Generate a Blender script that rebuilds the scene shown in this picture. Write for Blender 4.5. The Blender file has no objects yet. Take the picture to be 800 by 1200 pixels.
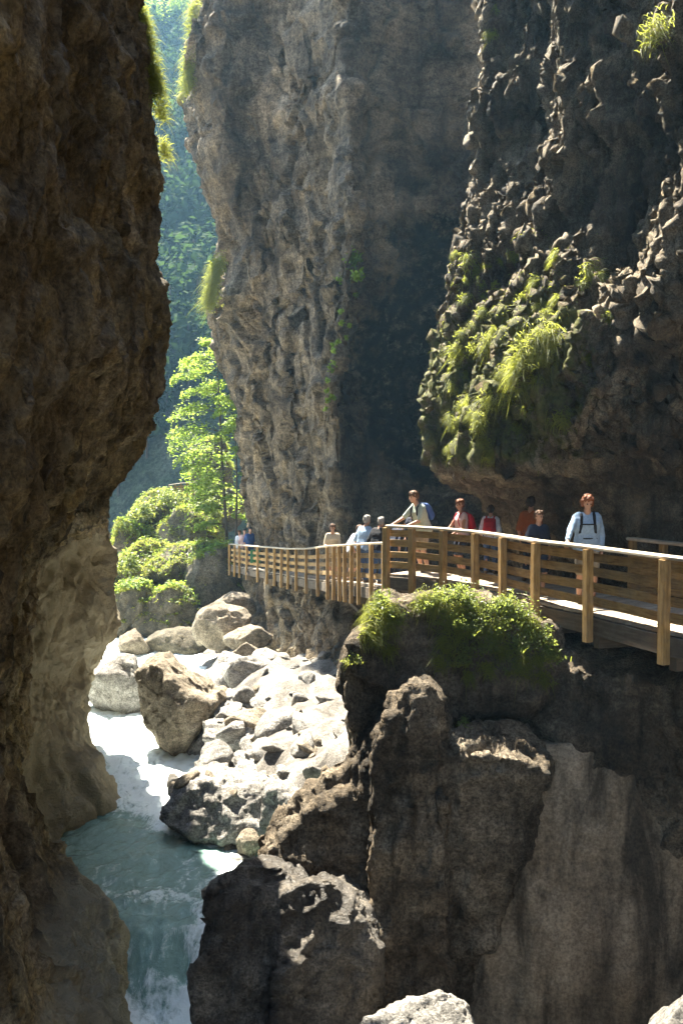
import bpy, bmesh, math, random
import numpy as np
from mathutils import Vector, Matrix
from mathutils.bvhtree import BVHTree

random.seed(7)
RNG = np.random.default_rng(7)
S = bpy.context.scene
COL = S.collection
R_ = math.radians

# ------------------------------------------------------------------ camera, sky, sun, exposure
FPX = 1150.0                       # focal length in photo pixels (photo 800 x 1200)
PITCH = math.atan(47 / FPX)        # looking slightly down
CAM_Z = 8.0
cam = bpy.data.cameras.new('camera')
cam.sensor_fit = 'HORIZONTAL'; cam.sensor_width = 36; cam.lens = 36 * FPX / 800
cam.clip_start = 0.1; cam.clip_end = 2000
co = bpy.data.objects.new('camera', cam); COL.objects.link(co)
co.location = (0, 0, CAM_Z); co.rotation_euler = (math.pi / 2 - PITCH, 0, 0)
S.camera = co

SUN_AZ = R_(25.5)                    # to the left of the view axis, ahead of the camera
SUN_EL = R_(59)
w = bpy.data.worlds.new('World'); S.world = w; w.use_nodes = True
nt = w.node_tree; nt.nodes.clear()
sky = nt.nodes.new('ShaderNodeTexSky'); sky.sky_type = 'NISHITA'; sky.sun_disc = False
sky.sun_elevation = SUN_EL; sky.sun_rotation = -SUN_AZ
bg = nt.nodes.new('ShaderNodeBackground'); bg.inputs[1].default_value = 0.075
wo = nt.nodes.new('ShaderNodeOutputWorld')
nt.links.new(sky.outputs[0], bg.inputs[0]); nt.links.new(bg.outputs[0], wo.inputs[0])
sl = bpy.data.lights.new('sun', 'SUN'); sl.energy = 5.0; sl.angle = R_(0.5); sl.color = (1, .92, .77)
so = bpy.data.objects.new('sun', sl); COL.objects.link(so)
SUN_DIR = Vector((-math.sin(SUN_AZ) * math.cos(SUN_EL), math.cos(SUN_AZ) * math.cos(SUN_EL), math.sin(SUN_EL)))
so.rotation_euler = SUN_DIR.to_track_quat('Z', 'Y').to_euler(); so.location = SUN_DIR * 90
S.view_settings.view_transform = 'Standard'; S.view_settings.look = 'None'
S.view_settings.gamma = 1; S.view_settings.use_curve_mapping = False
S.view_settings.exposure = 3.0
S.render.engine = 'CYCLES'
cy = S.cycles
cy.max_bounces = 6; cy.diffuse_bounces = 4; cy.glossy_bounces = 3; cy.transmission_bounces = 5
cy.volume_bounces = 0; cy.transparent_max_bounces = 8
cy.use_denoising = True; cy.sample_clamp_indirect = 6; cy.caustics_reflective = False; cy.caustics_refractive = False

def P(px, py, Y):
    """photo pixel + distance ahead of the camera -> world point"""
    u = (px - 400) / FPX; v = (600 - py) / FPX
    ca, sa = math.cos(PITCH), math.sin(PITCH)
    d = Vector((u, ca + v * sa, -sa + v * ca)); t = Y / d.y
    return Vector((d.x * t, Y, CAM_Z + d.z * t))
def X(px, Y): return P(px, 553, Y).x

# ------------------------------------------------------------------ noise
_perm = np.random.default_rng(3).permutation(256).astype(np.int32); _perm = np.concatenate([_perm, _perm, _perm])
_g = np.array([[1,1,0],[-1,1,0],[1,-1,0],[-1,-1,0],[1,0,1],[-1,0,1],[1,0,-1],[-1,0,-1],[0,1,1],[0,-1,1],[0,1,-1],[0,-1,-1],[1,1,0],[-1,1,0],[0,-1,1],[0,-1,-1]], np.float32)
def perlin(p):
    p = np.asarray(p, np.float32); f0 = np.floor(p); i = f0.astype(np.int32) & 255; f = p - f0
    u = f * f * f * (f * (f * 6 - 15) + 10); out = 0
    for dx in (0, 1):
        wx = u[:, 0] if dx else 1 - u[:, 0]; a = _perm[(i[:, 0] + dx) & 255]
        for dy in (0, 1):
            wy = wx * (u[:, 1] if dy else 1 - u[:, 1]); b = _perm[a + ((i[:, 1] + dy) & 255)]
            for dz in (0, 1):
                wz = wy * (u[:, 2] if dz else 1 - u[:, 2]); g = _g[_perm[b + ((i[:, 2] + dz) & 255)] & 15]
                out = out + wz * (g[:, 0] * (f[:, 0] - dx) + g[:, 1] * (f[:, 1] - dy) + g[:, 2] * (f[:, 2] - dz))
    return out
def fbm(p, o=4, gain=.5):
    p = np.asarray(p, np.float32); s = 0; a = 1.
    for k in range(o): s = s + a * perlin(p + 17.3 * k); a *= gain; p = p * 2.03
    return s
def ridged(p, o=4, gain=.5):
    p = np.asarray(p, np.float32); s = 0; a = 1.
    for k in range(o):
        n = 1 - np.abs(perlin(p + 11.7 * k)) * 2; s = s + a * (n * np.abs(n) - .35); a *= gain; p = p * 2.05
    return s
def blocky(p, o=3):
    """worley-like facets: distance differences to jittered cell points give planar pieces"""
    p = np.asarray(p, np.float32); s = 0; a = 1.
    for k in range(o):
        q = p + 5.1 * k; c = np.floor(q).astype(np.int32); best = np.full(len(q), 9., np.float32); val = np.zeros(len(q), np.float32)
        for dx in (-1, 0, 1):
            for dy in (-1, 0, 1):
                for dz in (-1, 0, 1):
                    cc = c + (dx, dy, dz); h = _perm[(_perm[(_perm[cc[:, 0] & 255] + cc[:, 1]) & 255] + cc[:, 2]) & 255]
                    h2 = _perm[h + 37]; h3 = _perm[h + 91]
                    r = q - cc - np.stack([h, h2, h3], 1) / 255.
                    d = (r * r).sum(1); m = d < best; best = np.where(m, d, best)
                    t = (_g[h2 & 15] * r).sum(1) * .55 + (h3 / 255. - .5) * .5
                    val = np.where(m, t, val)
        s = s + a * val; a *= .5; p = p * 2.1
    return s
def sstep(a, b, x):
    t = np.clip((x - a) / (b - a), 0, 1); return t * t * (3 - 2 * t)

# ------------------------------------------------------------------ object helpers
def tag(o, label=None, cat=None, group=None, kind=None):
    if label: o['label'] = label
    if cat: o['category'] = cat
    if group: o['group'] = group
    if kind: o['kind'] = kind
    return o
def link(name, me, mat=None, parent=None):
    o = bpy.data.objects.new(name, me); COL.objects.link(o)
    if mat is not None and me is not None: me.materials.append(mat)
    if parent: o.parent = parent
    return o
def empty(name, loc=(0, 0, 0), rz=0):
    o = bpy.data.objects.new(name, None); COL.objects.link(o); o.location = loc; o.rotation_euler = (0, 0, rz); o.empty_display_size = .2
    return o
def mesh_np(name, V, F, smooth=True):
    V = np.ascontiguousarray(V, np.float32).reshape(-1, 3); F = np.ascontiguousarray(F, np.int32); k = F.shape[1]
    me = bpy.data.meshes.new(name); me.vertices.add(len(V)); me.vertices.foreach_set('co', V.ravel())
    me.loops.add(F.size); me.loops.foreach_set('vertex_index', F.ravel())
    me.polygons.add(len(F)); me.polygons.foreach_set('loop_start', np.arange(0, F.size, k, dtype=np.int32))
    me.polygons.foreach_set('use_smooth', np.full(len(F), smooth)); me.update(calc_edges=True); me.validate()
    return me
def coords(me):
    a = np.empty(len(me.vertices) * 3, np.float32); me.vertices.foreach_get('co', a); return a.reshape(-1, 3)
def normals(me):
    a = np.empty(len(me.vertices) * 3, np.float32); me.vertices.foreach_get('normal', a); return a.reshape(-1, 3)
def set_coords(me, V):
    me.vertices.foreach_set('co', np.ascontiguousarray(V, np.float32).ravel()); me.update()
def attr(me, name, val):
    a = me.attributes.new(name, 'FLOAT', 'POINT'); a.data.foreach_set('value', np.ascontiguousarray(val, np.float32))
def copy_tree(o, parent=None):
    c = o.copy(); COL.objects.link(c)
    if parent: c.parent = parent
    for ch in [k for k in S.objects if k.parent == o]: copy_tree(ch, c)
    return c
def evaluated_mesh(o):
    dg = bpy.context.evaluated_depsgraph_get(); dg.update()
    return bpy.data.meshes.new_from_object(o.evaluated_get(dg))

def catmull(pts, seg):
    """closed Catmull-Rom ring; pts (N,K,2); seg samples per segment -> (N,sum,2)"""
    K = pts.shape[1]; out = []
    for k in range(K):
        p0, p1, p2, p3 = pts[:, k - 1], pts[:, k], pts[:, (k + 1) % K], pts[:, (k + 2) % K]
        t = (np.arange(seg[k]) / seg[k])[None, :, None]
        p0, p1, p2, p3 = (q[:, None, :] for q in (p0, p1, p2, p3))
        # chord-limited tangents
        l = np.linalg.norm(p2 - p1, axis=2, keepdims=True) + 1e-6
        m1 = (p2 - p0) / (np.linalg.norm(p2 - p1, axis=2, keepdims=True) + np.linalg.norm(p1 - p0, axis=2, keepdims=True) + 1e-6) * l
        m2 = (p3 - p1) / (np.linalg.norm(p3 - p2, axis=2, keepdims=True) + l) * l
        out.append((2*t**3-3*t**2+1)*p1 + (t**3-2*t**2+t)*m1 + (-2*t**3+3*t**2)*p2 + (t**3-t**2)*m2)
    return np.concatenate(out, 1)
def gauss_z(A, s):
    if s <= 0: return A
    r = int(3 * s); k = np.exp(-.5 * (np.arange(-r, r + 1) / s) ** 2); k /= k.sum()
    B = np.pad(A, ((r, r),) + ((0, 0),) * (A.ndim - 1), mode='edge')
    return sum(k[i] * B[i:i + len(A)] for i in range(2 * r + 1))
def grid_normals(G):
    du = np.roll(G, -1, 1) - np.roll(G, 1, 1); dz = np.gradient(G, axis=0)
    n = np.cross(du, dz); return n / (np.linalg.norm(n, axis=2, keepdims=True) + 1e-9)
def loft(name, rows, seg, zs, disps, mat, smooth_z=3, dome=2.0, attrs=None):
    """rows [(z, [(x,y)..])] -> a closed body of stacked plan outlines, displaced by rock noise along its normals"""
    rows = sorted(rows, key=lambda r: r[0]); Z = np.array([r[0] for r in rows]); Q = np.array([r[1] for r in rows], float)
    zs = np.asarray(zs, float)
    A = np.stack([np.stack([np.interp(zs, Z, Q[:, k, c]) for c in (0, 1)], -1) for k in range(Q.shape[1])], 1)
    A = gauss_z(A, smooth_z)
    XY = catmull(A, seg)
    a = XY[len(XY) // 2]; area = np.sum(a[:, 0] * np.roll(a[:, 1], -1) - a[:, 1] * np.roll(a[:, 0], -1))
    G = np.concatenate([XY, np.broadcast_to(zs[:, None, None], XY.shape[:2] + (1,))], 2)
    if area < 0: G = G[:, ::-1]
    top = G[-1]; c = top.mean(0); cap = []
    for k in range(1, 9):
        th = k / 8 * math.pi / 2; q = c + (top - c) * max(math.cos(th), .02); q[:, 2] = zs[-1] + dome * math.sin(th); cap.append(q)
    G = np.concatenate([G, np.array(cap)], 0)
    for f in disps:
        n = grid_normals(G); d = f(G.reshape(-1, 3), n.reshape(-1, 3)).reshape(G.shape[:2])
        G = G + n * d[..., None]
    nz, nu = G.shape[:2]; i = np.arange(nz - 1)[:, None] * nu; j = np.arange(nu)[None]; j2 = (j + 1) % nu
    F = np.stack([i + j, i + j2, i + nu + j2, i + nu + j], -1).reshape(-1, 4)
    me = mesh_np(name, G.reshape(-1, 3), F)
    if attrs:
        for k, f in attrs.items(): attr(me, k, f(G.reshape(-1, 3), grid_normals(G).reshape(-1, 3)))
    o = link(name, me, mat); return o
def hulls(name, sets, voxel, disps, mat, attrs=None, smooth=2):
    """union of convex hulls, voxel remeshed and displaced"""
    bm = bmesh.new()
    for pts in sets:
        vs = [bm.verts.new(p) for p in pts]
        r = bmesh.ops.convex_hull(bm, input=vs)
        bad = [g for g in r['geom_interior'] if isinstance(g, bmesh.types.BMVert)]
        if bad: bmesh.ops.delete(bm, geom=bad, context='VERTS')
    bmesh.ops.recalc_face_normals(bm, faces=bm.faces)
    me = bpy.data.meshes.new(name); bm.to_mesh(me); bm.free()
    return finish_remesh(name, me, voxel, disps, mat, attrs, smooth)
def finish_remesh(name, me, voxel, disps, mat, attrs=None, smooth=2, parent=None):
    t = bpy.data.objects.new('temporary', me); COL.objects.link(t)
    m = t.modifiers.new('r', 'REMESH'); m.mode = 'VOXEL'; m.voxel_size = voxel; m.use_smooth_shade = True
    if smooth: q = t.modifiers.new('s', 'SMOOTH'); q.iterations = smooth; q.factor = .5
    out = evaluated_mesh(t); bpy.data.objects.remove(t); bpy.data.meshes.remove(me)
    out.materials.clear()
    for f in disps:
        V = coords(out); n = normals(out); set_coords(out, V + n * np.asarray(f(V, n))[:, None])
    if attrs:
        V = coords(out); n = normals(out)
        for k, f in attrs.items(): attr(out, k, f(V, n))
    out.name = name
    return link(name, out, mat, parent)
def bvh_of(o):
    me = o.data; M = o.matrix_world
    return BVHTree.FromPolygons([M @ v.co for v in me.vertices], [tuple(p.vertices) for p in me.polygons])
CAM = Vector((0, 0, CAM_Z))
def hit(px, py, trees):
    d = (P(px, py, 10) - CAM).normalized(); best = None
    for t in trees:
        loc, n, i, dist = t.ray_cast(CAM, d)
        if loc is not None and (best is None or dist < best[2]): best = (loc, n, dist)
    return best

# ------------------------------------------------------------------ materials
class N:
    def __init__(s, name):
        s.m = bpy.data.materials.new(name); s.m.use_nodes = True; s.t = s.m.node_tree; s.t.nodes.clear()
        s.out = s.t.nodes.new('ShaderNodeOutputMaterial')
    def n(s, typ, **kw):
        q = s.t.nodes.new('ShaderNode' + typ)
        for k, v in kw.items(): setattr(q, k, v)
        return q
    def l(s, a, b): s.t.links.new(a, b)
    def inp(s, sock, v):
        if hasattr(v, 'is_output'): s.l(v, sock)
        elif v is not None: sock.default_value = v
    def noise(s, vec, scale, detail=6, rough=.6, dist=0.):
        q = s.n('TexNoise'); s.inp(q.inputs['Vector'], vec); q.inputs['Scale'].default_value = scale
        q.inputs['Detail'].default_value = detail; q.inputs['Roughness'].default_value = rough; q.inputs['Distortion'].default_value = dist
        return q.outputs['Fac']
    def mapv(s, vec, scale=(1, 1, 1), loc=(0, 0, 0), rot=(0, 0, 0)):
        q = s.n('Mapping'); s.inp(q.inputs[0], vec); q.inputs['Scale'].default_value = scale; q.inputs['Location'].default_value = loc; q.inputs['Rotation'].default_value = rot
        return q.outputs[0]
    def ramp(s, fac, stops):
        q = s.n('ValToRGB'); s.inp(q.inputs[0], fac); e = q.color_ramp.elements
        while len(e) > 1: e.remove(e[-1])
        for k, (p, c) in enumerate(stops):
            if k == 0: e[0].position = p
            el = e[0] if k == 0 else e.new(p)
            el.color = (c, c, c, 1) if isinstance(c, (int, float)) else (*c, 1)
        return q.outputs[0]
    def mix(s, fac, a, b, mode='MIX'):
        q = s.n('Mix'); q.data_type = 'RGBA'; q.blend_type = mode
        s.inp(q.inputs[0], fac); s.inp(q.inputs[6], (*a, 1) if isinstance(a, tuple) else a); s.inp(q.inputs[7], (*b, 1) if isinstance(b, tuple) else b)
        return q.outputs[2]
    def math(s, op, a, b=None):
        q = s.n('Math'); q.operation = op; s.inp(q.inputs[0], a)
        if b is not None: s.inp(q.inputs[1], b)
        return q.outputs[0]
    def bump(s, h, strength=.5, dist=.1, nrm=None):
        q = s.n('Bump'); s.inp(q.inputs['Height'], h); q.inputs['Strength'].default_value = strength; q.inputs['Distance'].default_value = dist
        if nrm is not None: s.l(nrm, q.inputs['Normal'])
        return q.outputs[0]
    def done(s, color, rough=.8, normal=None, spec=.3, **kw):
        q = s.n('BsdfPrincipled'); s.inp(q.inputs['Base Color'], (*color, 1) if isinstance(color, tuple) else color)
        s.inp(q.inputs['Roughness'], rough); q.inputs['Specular IOR Level'].default_value = spec
        if normal is not None: s.l(normal, q.inputs['Normal'])
        for k, v in kw.items(): s.inp(q.inputs[k.replace('_', ' ')], v)
        s.l(q.outputs[0], s.out.inputs[0]); return s.m
    def objvec(s):
        tc = s.n('TexCoord'); oi = s.n('ObjectInfo'); a = s.n('VectorMath'); a.operation = 'MULTIPLY_ADD'
        s.l(oi.outputs['Random'], a.inputs[0]); a.inputs[1].default_value = (37, 71, 53); s.l(tc.outputs['Object'], a.inputs[2])
        return a.outputs[0]
    def attr(s, name):
        q = s.n('Attribute'); q.attribute_name = name; return q.outputs['Fac']

def rock_mat(name, dark, mid, light, streak=.6, scale=1., bump=.6, rough=.85, spec=.25, crack=.5, moss=None, moss_cols=((.012, .018, .01), (.03, .045, .018)), band=None, speck=.55, lichen=None, washed_bounce=None, tint=None, fine=.8):
    s = N(name); v = s.objvec()
    n1 = s.noise(v, .55 * scale, 9, .66, .8)
    col = s.ramp(n1, [(.28, dark), (.48, mid), (.68, light)])
    n2 = s.noise(s.mapv(v, (2.2 * scale, 2.2 * scale, .28 * scale)), 1.0, 6, .62, .6)
    col = s.mix(streak, col, s.ramp(n2, [(.36, .25), (.5, .9), (.66, 1.25)]), 'MULTIPLY')
    if band:   # tilted bedding / foliation lines
        nb = s.noise(s.mapv(v, band[0], rot=band[1]), 1.0, 7, .65, 1.2)
        col = s.mix(band[2], col, s.ramp(nb, [(.34, .3), (.5, .95), (.64, 1.4)]), 'MULTIPLY')
    if tint: col = s.mix(s.math('MULTIPLY', s.ramp(s.noise(v, .8 * scale, 6, .7, 1.), [(.4, 0), (.62, 1)]), tint[1]), col, tint[0], 'OVERLAY')
    n3 = s.noise(v, 7 * scale, 8, .7, .3)
    col = s.mix(speck, col, s.ramp(n3, [(.36, .3), (.5, 1.), (.64, 1.6)]), 'MULTIPLY')
    n5 = s.noise(v, 24 * scale, 6, .75, .2); col = s.mix(fine, col, s.ramp(n5, [(.38, .3), (.5, 1.), (.62, 1.7)]), 'MULTIPLY')
    vd = s.n('VectorMath'); vd.operation = 'ADD'; s.l(v, vd.inputs[0])
    nn = s.n('TexNoise'); s.l(v, nn.inputs['Vector']); nn.inputs['Scale'].default_value = 1.6 * scale; nn.inputs['Detail'].default_value = 5
    sc = s.n('VectorMath'); sc.operation = 'SCALE'; s.l(nn.outputs['Color'], sc.inputs[0]); sc.inputs['Scale'].default_value = 1.1 / scale
    s.l(sc.outputs[0], vd.inputs[1])
    vo = s.n('TexVoronoi'); vo.feature = 'DISTANCE_TO_EDGE'; vo.inputs['Scale'].default_value = .9 * scale
    s.l(s.mapv(vd.outputs[0], (1, 1, .6)), vo.inputs['Vector'])
    cr = s.ramp(vo.outputs['Distance'], [(.0, .25), (.035, 1.)])
    col = s.mix(crack, col, cr, 'MULTIPLY')
    if lichen:
        nl = s.noise(v, 1.7 * scale, 8, .72, .5); col = s.mix(s.ramp(nl, [(.55, 0), (.68, .8)]), col, lichen)
    if washed_bounce:
        wm = s.math('ADD', s.attr('washed_bounce'), s.math('MULTIPLY', s.math('SUBTRACT', n1, .5), .9)); col = s.mix(s.ramp(wm, [(.35, 0), (.65, 1)]), col, s.mix(.6, washed_bounce, col, 'SOFT_LIGHT'))
    h = s.math('ADD', s.math('MULTIPLY', n3, .55), s.math('MULTIPLY', n1, .8))
    h = s.math('ADD', h, s.math('MULTIPLY', n2, .25))
    if band: h = s.math('ADD', h, s.math('MULTIPLY', nb, .6))
    h = s.math('ADD', h, s.math('MULTIPLY', cr, .12 * crack))
    h = s.math('ADD', h, s.math('MULTIPLY', n5, .45))
    rg = rough
    if moss:
        a = s.attr('moss'); m = s.math('ADD', a, s.math('MULTIPLY', s.math('SUBTRACT', s.noise(v, 2.5, 8, .75), .5), 1.6))
        mf = s.ramp(m, [(.42, 0), (.62, 1)]); mf2 = s.math('MULTIPLY', mf, s.ramp(a, [(.02, 0), (.12, 1)]))
        col = s.mix(mf2, col, s.ramp(s.noise(v, 9, 6, .7), [(.35, moss_cols[0]), (.65, moss_cols[1])]))
    return s.done(col, rg, s.bump(h, bump, .16 / scale), spec)

M_LEFT = rock_mat('left_rock', (.065, .05, .031), (.195, .155, .102), (.34, .285, .2), streak=.95, scale=.75, bump=1., band=((.5, .5, 2.4), (.0, .9, .2), .45), crack=.15, lichen=(.26, .22, .15), washed_bounce=(.42, .39, .31), tint=((.58, .5, .24), .55), fine=.6)
M_MID = rock_mat('middle_rock', (.07, .05, .03), (.23, .18, .115), (.4, .32, .215), streak=.75, scale=.5, bump=.9, band=((.45, .45, 1.7), (.2, .75, .3), .75), crack=.15, moss=True, moss_cols=((.008, .012, .009), (.03, .04, .024)))  # near-black moss colours also carry the painted shadow of the recess
M_TUFA = rock_mat('tufa_rock', (.04, .03, .02), (.14, .11, .072), (.36, .3, .21), streak=.85, scale=1.3, bump=.9, crack=.1, moss=True, moss_cols=((.06, .068, .02), (.15, .155, .05)))
M_LOW = rock_mat('lower_rock', (.05, .038, .026), (.16, .125, .085), (.34, .285, .21), streak=.7, scale=1.0, bump=1.1, crack=.3, band=((.6, .6, 2.6), (.35, .35, 0), .6))
M_SLAB = rock_mat('slab_rock', (.09, .066, .042), (.25, .19, .125), (.36, .285, .2), streak=.95, scale=.9, bump=.55, crack=.06, speck=.3, fine=.5)
M_WET = rock_mat('wet_rock', (.02, .017, .013), (.085, .072, .056), (.28, .245, .195), streak=.4, scale=1.3, bump=1., rough=.45, spec=.5, crack=.4)
M_PALE = rock_mat('pale_boulder', (.12, .112, .098), (.29, .275, .25), (.48, .46, .425), streak=.2, scale=1.1, bump=1., crack=.4, speck=.5)
M_BROWN = rock_mat('brown_boulder', (.1, .08, .055), (.24, .2, .145), (.36, .31, .24), streak=.3, scale=1.1, bump=.8, crack=.3, band=((.7, .7, 3), (.5, .2, 0), .4))
M_DKB = rock_mat('mossy_boulder', (.045, .04, .028), (.11, .095, .065), (.2, .175, .125), streak=.3, scale=.9, bump=.8, crack=.3)

def leaf_mat(name, cols, trans, tw=.45, rough=.5):
    s = N(name); g = s.n('NewGeometry'); oi = s.n('ObjectInfo')
    f = s.math('FRACT', s.math('ADD', g.outputs['Random Per Island'], s.math('MULTIPLY', oi.outputs['Random'], .35)))
    c = s.ramp(f, [(0, cols[0]), (.5, cols[1]), (1, cols[2])])
    t = s.ramp(f, [(0, tuple(x * .7 for x in trans)), (1, trans)])
    b = s.n('BsdfPrincipled'); s.l(c, b.inputs['Base Color']); b.inputs['Roughness'].default_value = rough; b.inputs['Specular IOR Level'].default_value = .3 if rough < .7 else .05
    tr = s.n('BsdfTranslucent'); s.l(t, tr.inputs['Color'])
    m = s.n('MixShader'); m.inputs[0].default_value = tw; s.l(b.outputs[0], m.inputs[1]); s.l(tr.outputs[0], m.inputs[2]); s.l(m.outputs[0], s.out.inputs[0])
    return s.m
M_LEAF = leaf_mat('backlit_leaf', ((.06, .11, .016), (.09, .14, .022), (.13, .17, .035)), (.42, .58, .08), .55)
M_GRASS = leaf_mat('grass_blade', ((.09, .12, .02), (.13, .16, .03), (.2, .19, .055)), (.5, .54, .09), .5, .6)
M_BUSH = leaf_mat('bush_leaf', ((.07, .11, .03), (.11, .15, .045), (.17, .19, .08)), (.38, .46, .1), .45, .4)
M_FOREST = leaf_mat('forest_leaf', ((.016, .034, .014), (.028, .052, .02), (.045, .072, .026)), (.06, .11, .03), .35, .9)
def bark_mat():
    s = N('bark'); v = s.objvec(); n = s.noise(s.mapv(v, (14, 14, 3)), 1, 6, .7)
    return s.done(s.ramp(n, [(.3, (.03, .024, .018)), (.7, (.11, .09, .065))]), .9, s.bump(n, .6, .03))
M_BARK = bark_mat()
# ================================================================== THE SETTING
def zsteps(*segs):
    out = []
    for a, b, st in segs: out += list(np.arange(a, b, st))
    return np.array(out + [segs[-1][1]])
def zof(py, Y): return P(400, py, Y).z

# ---- ground: one sheet with the river channel, gravel bank, mound and the valley floor
BX = ([8, 12, 14, 18, 20.4, 21.6, 24, 26.5, 30, 33, 40, 50, 70], [-2.1, -2.2, -2.0, -2.0, -2.0, -3.6, -3.9, -4.0, -5.6, -6.0, -8.0, -9.8, -12])
def ground_z(x, y):
    xb = np.interp(y, *BX)
    d = x - xb
    bank = -1.2 + (3.1 - 1.5 * sstep(31, 36, y)) * sstep(-1.3, 3.6, d) + .35 * sstep(3, 8, d)
    left = -1.2 + 2.0 * sstep(6, 12, -d)
    z = np.where(d > -1.5, bank, left)
    z = np.where(y < 40, -1.5 + (z + 1.5) * sstep(18.2, 20.4, y + .25 * np.minimum(x, 0)), z)
    z = z + 3.2 * np.exp(-(((x + 5.2) / 4.5) ** 2 + ((y - 57) / 7.5) ** 2))
    return z
gx = np.concatenate([np.linspace(-400, -26, 26), np.linspace(-25, 20, 226), np.linspace(21, 400, 26)])
gy = np.concatenate([np.linspace(-200, -6, 18), np.linspace(-5, 75, 300), np.linspace(77, 700, 40)])
GX, GY = np.meshgrid(gx, gy); pp = np.stack([GX.ravel(), GY.ravel(), np.zeros(GX.size)], 1)
gz = ground_z(pp[:, 0], pp[:, 1]) + .28 * fbm(pp * .8, 4) + .12 * np.abs(fbm(pp * 3.1, 3))
V = np.stack([pp[:, 0], pp[:, 1], gz], 1); nx = len(gx); i = np.arange(len(gy) - 1)[:, None] * nx; j = np.arange(nx - 1)[None]
F = np.stack([i + j, i + j + 1, i + nx + j + 1, i + nx + j], -1).reshape(-1, 4)
M_GRAVEL = rock_mat('gravel', (.07, .06, .05), (.17, .155, .135), (.3, .28, .25), streak=0, scale=2.2, bump=1., crack=.4, speck=.5)
ground = tag(link('ground', mesh_np('ground', V, F), M_GRAVEL), kind='structure')

# ---- river
def river():
    xs = np.arange(-12.5, 1.0, .05); ys = np.concatenate([np.arange(8, 34, .05), np.arange(34, 62, .12)])
    A, B = np.meshgrid(xs, ys); p = np.stack([A.ravel(), B.ravel(), 0 * A.ravel()], 1); x, y = p[:, 0], p[:, 1]
    drop = -1.1 * sstep(17.2, 15.4, y + .5 * fbm(p * .5, 2) + .12 * (x + 3)) + .3 * sstep(31, 46, y)
    rough = .45 + .9 * sstep(18.6, 16.5, y) + .5 * sstep(21, 26, y)
    wv = fbm(p * (1.1, .8, 1), 4) * .12 + ridged(p * (2.0, 1.2, 1) + .8 * np.stack([fbm(p * .7, 2)] * 3, 1), 3) * .05 + fbm(p * (5, 4, 1), 3) * .022
    z = drop + wv * rough + .12 * np.exp(-((y - 17.6) / .5) ** 2) * (fbm(p * 1.5, 2) + .4)
    foam = np.clip(.66 * sstep(20.3, 23.6, y + .6 * (x + 4.2) + .8 * fbm(p * .7, 3)) + .7 * sstep(17.1, 15.4, y), 0, 1)
    foam = np.maximum(foam, (.4 + .25 * fbm(p * .9, 3)) * np.exp(-((y - 17.5 - 1.6 * fbm(p * (.55, .3, 1), 3)) / (.45 + .5 * np.abs(fbm(p * .6 + 4, 2)))) ** 2)); foam = np.maximum(foam, .2 + .2 * fbm(p * (1.1, .35, 1) + 7, 4))
    xb = np.interp(y, *BX); foam = foam + .3 * np.exp(-((x - xb + .25) / .35) ** 2) * (y < 30) * (y > 12)
    foam = foam + .25 * sstep(.02, .1, wv * rough) * (y < 17)
    nxx = len(xs); i = np.arange(len(ys) - 1)[:, None] * nxx; j = np.arange(nxx - 1)[None]
    F = np.stack([i + j, i + j + 1, i + nxx + j + 1, i + nxx + j], -1).reshape(-1, 4)
    me = mesh_np('river', np.stack([x, y, z], 1), F); attr(me, 'foam', np.clip(foam, 0, 1))
    s = N('river_water'); tc = s.n('TexCoord'); v = tc.outputs['Object']
    a = s.attr('foam')
    n = s.noise(s.mapv(v, (2.2, 1.1, 1), rot=(0, 0, .25)), 1.0, 9, .74, 1.9)
    n2 = s.noise(s.mapv(v, (7, 4, 1)), 1.0, 7, .75, .8)
    f = s.math('ADD', a, s.math('MULTIPLY', s.math('SUBTRACT', s.math('ADD', s.math('MULTIPLY', n, .6), s.math('MULTIPLY', n2, .4)), .5), 2.0))
    ff = s.ramp(f, [(.32, 0), (.62, 1)])
    base = s.ramp(n, [(.3, (.11, .19, .165)), (.55, (.2, .33, .29)), (.75, (.33, .46, .41))])
    col = s.mix(ff, base, (.72, .79, .78))
    h = s.math('ADD', s.math('MULTIPLY', n, .5), s.math('MULTIPLY', n2, .35))
    h = s.math('ADD', h, s.math('MULTIPLY', s.noise(v, 16, 5, .7), .14))
    rg = s.math('ADD', s.math('MULTIPLY', ff, .45), .12)
    m = s.done(col, rg, s.bump(h, .55, .16), .5)
    return tag(link('river', me, m), kind='structure')
river_o = river()

# ---- left cliff
zL = [17.7, 14.0, 9.1]
def IN(z, gY): return 0. if gY < 20 else .25 + .45 * float(sstep(2.2, .8, z))
def L_row(z, gpx, gY, CDEF, out=(-13, 25), h=(-1.3, 1.6), tail=(-24, 36)):
    gxw = X(gpx, gY); C, D, E, F4 = CDEF
    return (z, [(-24, -14), (-4.8, -14), (-4.1, 0), (-3.7, 6), (C, 10), (D, 14 if gY < 20 else 14.5), (E, 16 if gY < 20 else 18), ((E + F4) / 2 - IN(z, gY), 16.6 if gY < 20 else 20.8), (F4, 17 if gY < 20 else min(23.3, gY - .8)), (gxw, gY), (gxw + h[0], gY + h[1]), out, tail])
YU = 17.6
SHADOW_BACK = dict(out=(-7.9, 30), h=(-2.9, 3.8), tail=(-24, 36))  # unseen rear wall, shaped to cast the shadow edge on the river
rows = [L_row(34, 130, YU, (-3.8, -4.2, -4.2, -4.25), (-13, 22), tail=(-24, 26)), L_row(27, 148, YU, (-3.6, -3.8, -3.85, -3.9), (-13, 22), tail=(-24, 26)), L_row(25, 149, YU, (-3.55, -3.75, -3.8, -3.85), **SHADOW_BACK), L_row(19.5, 158, YU, (-3.5, -3.6, -3.65, -3.7), **SHADOW_BACK)]
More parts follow.
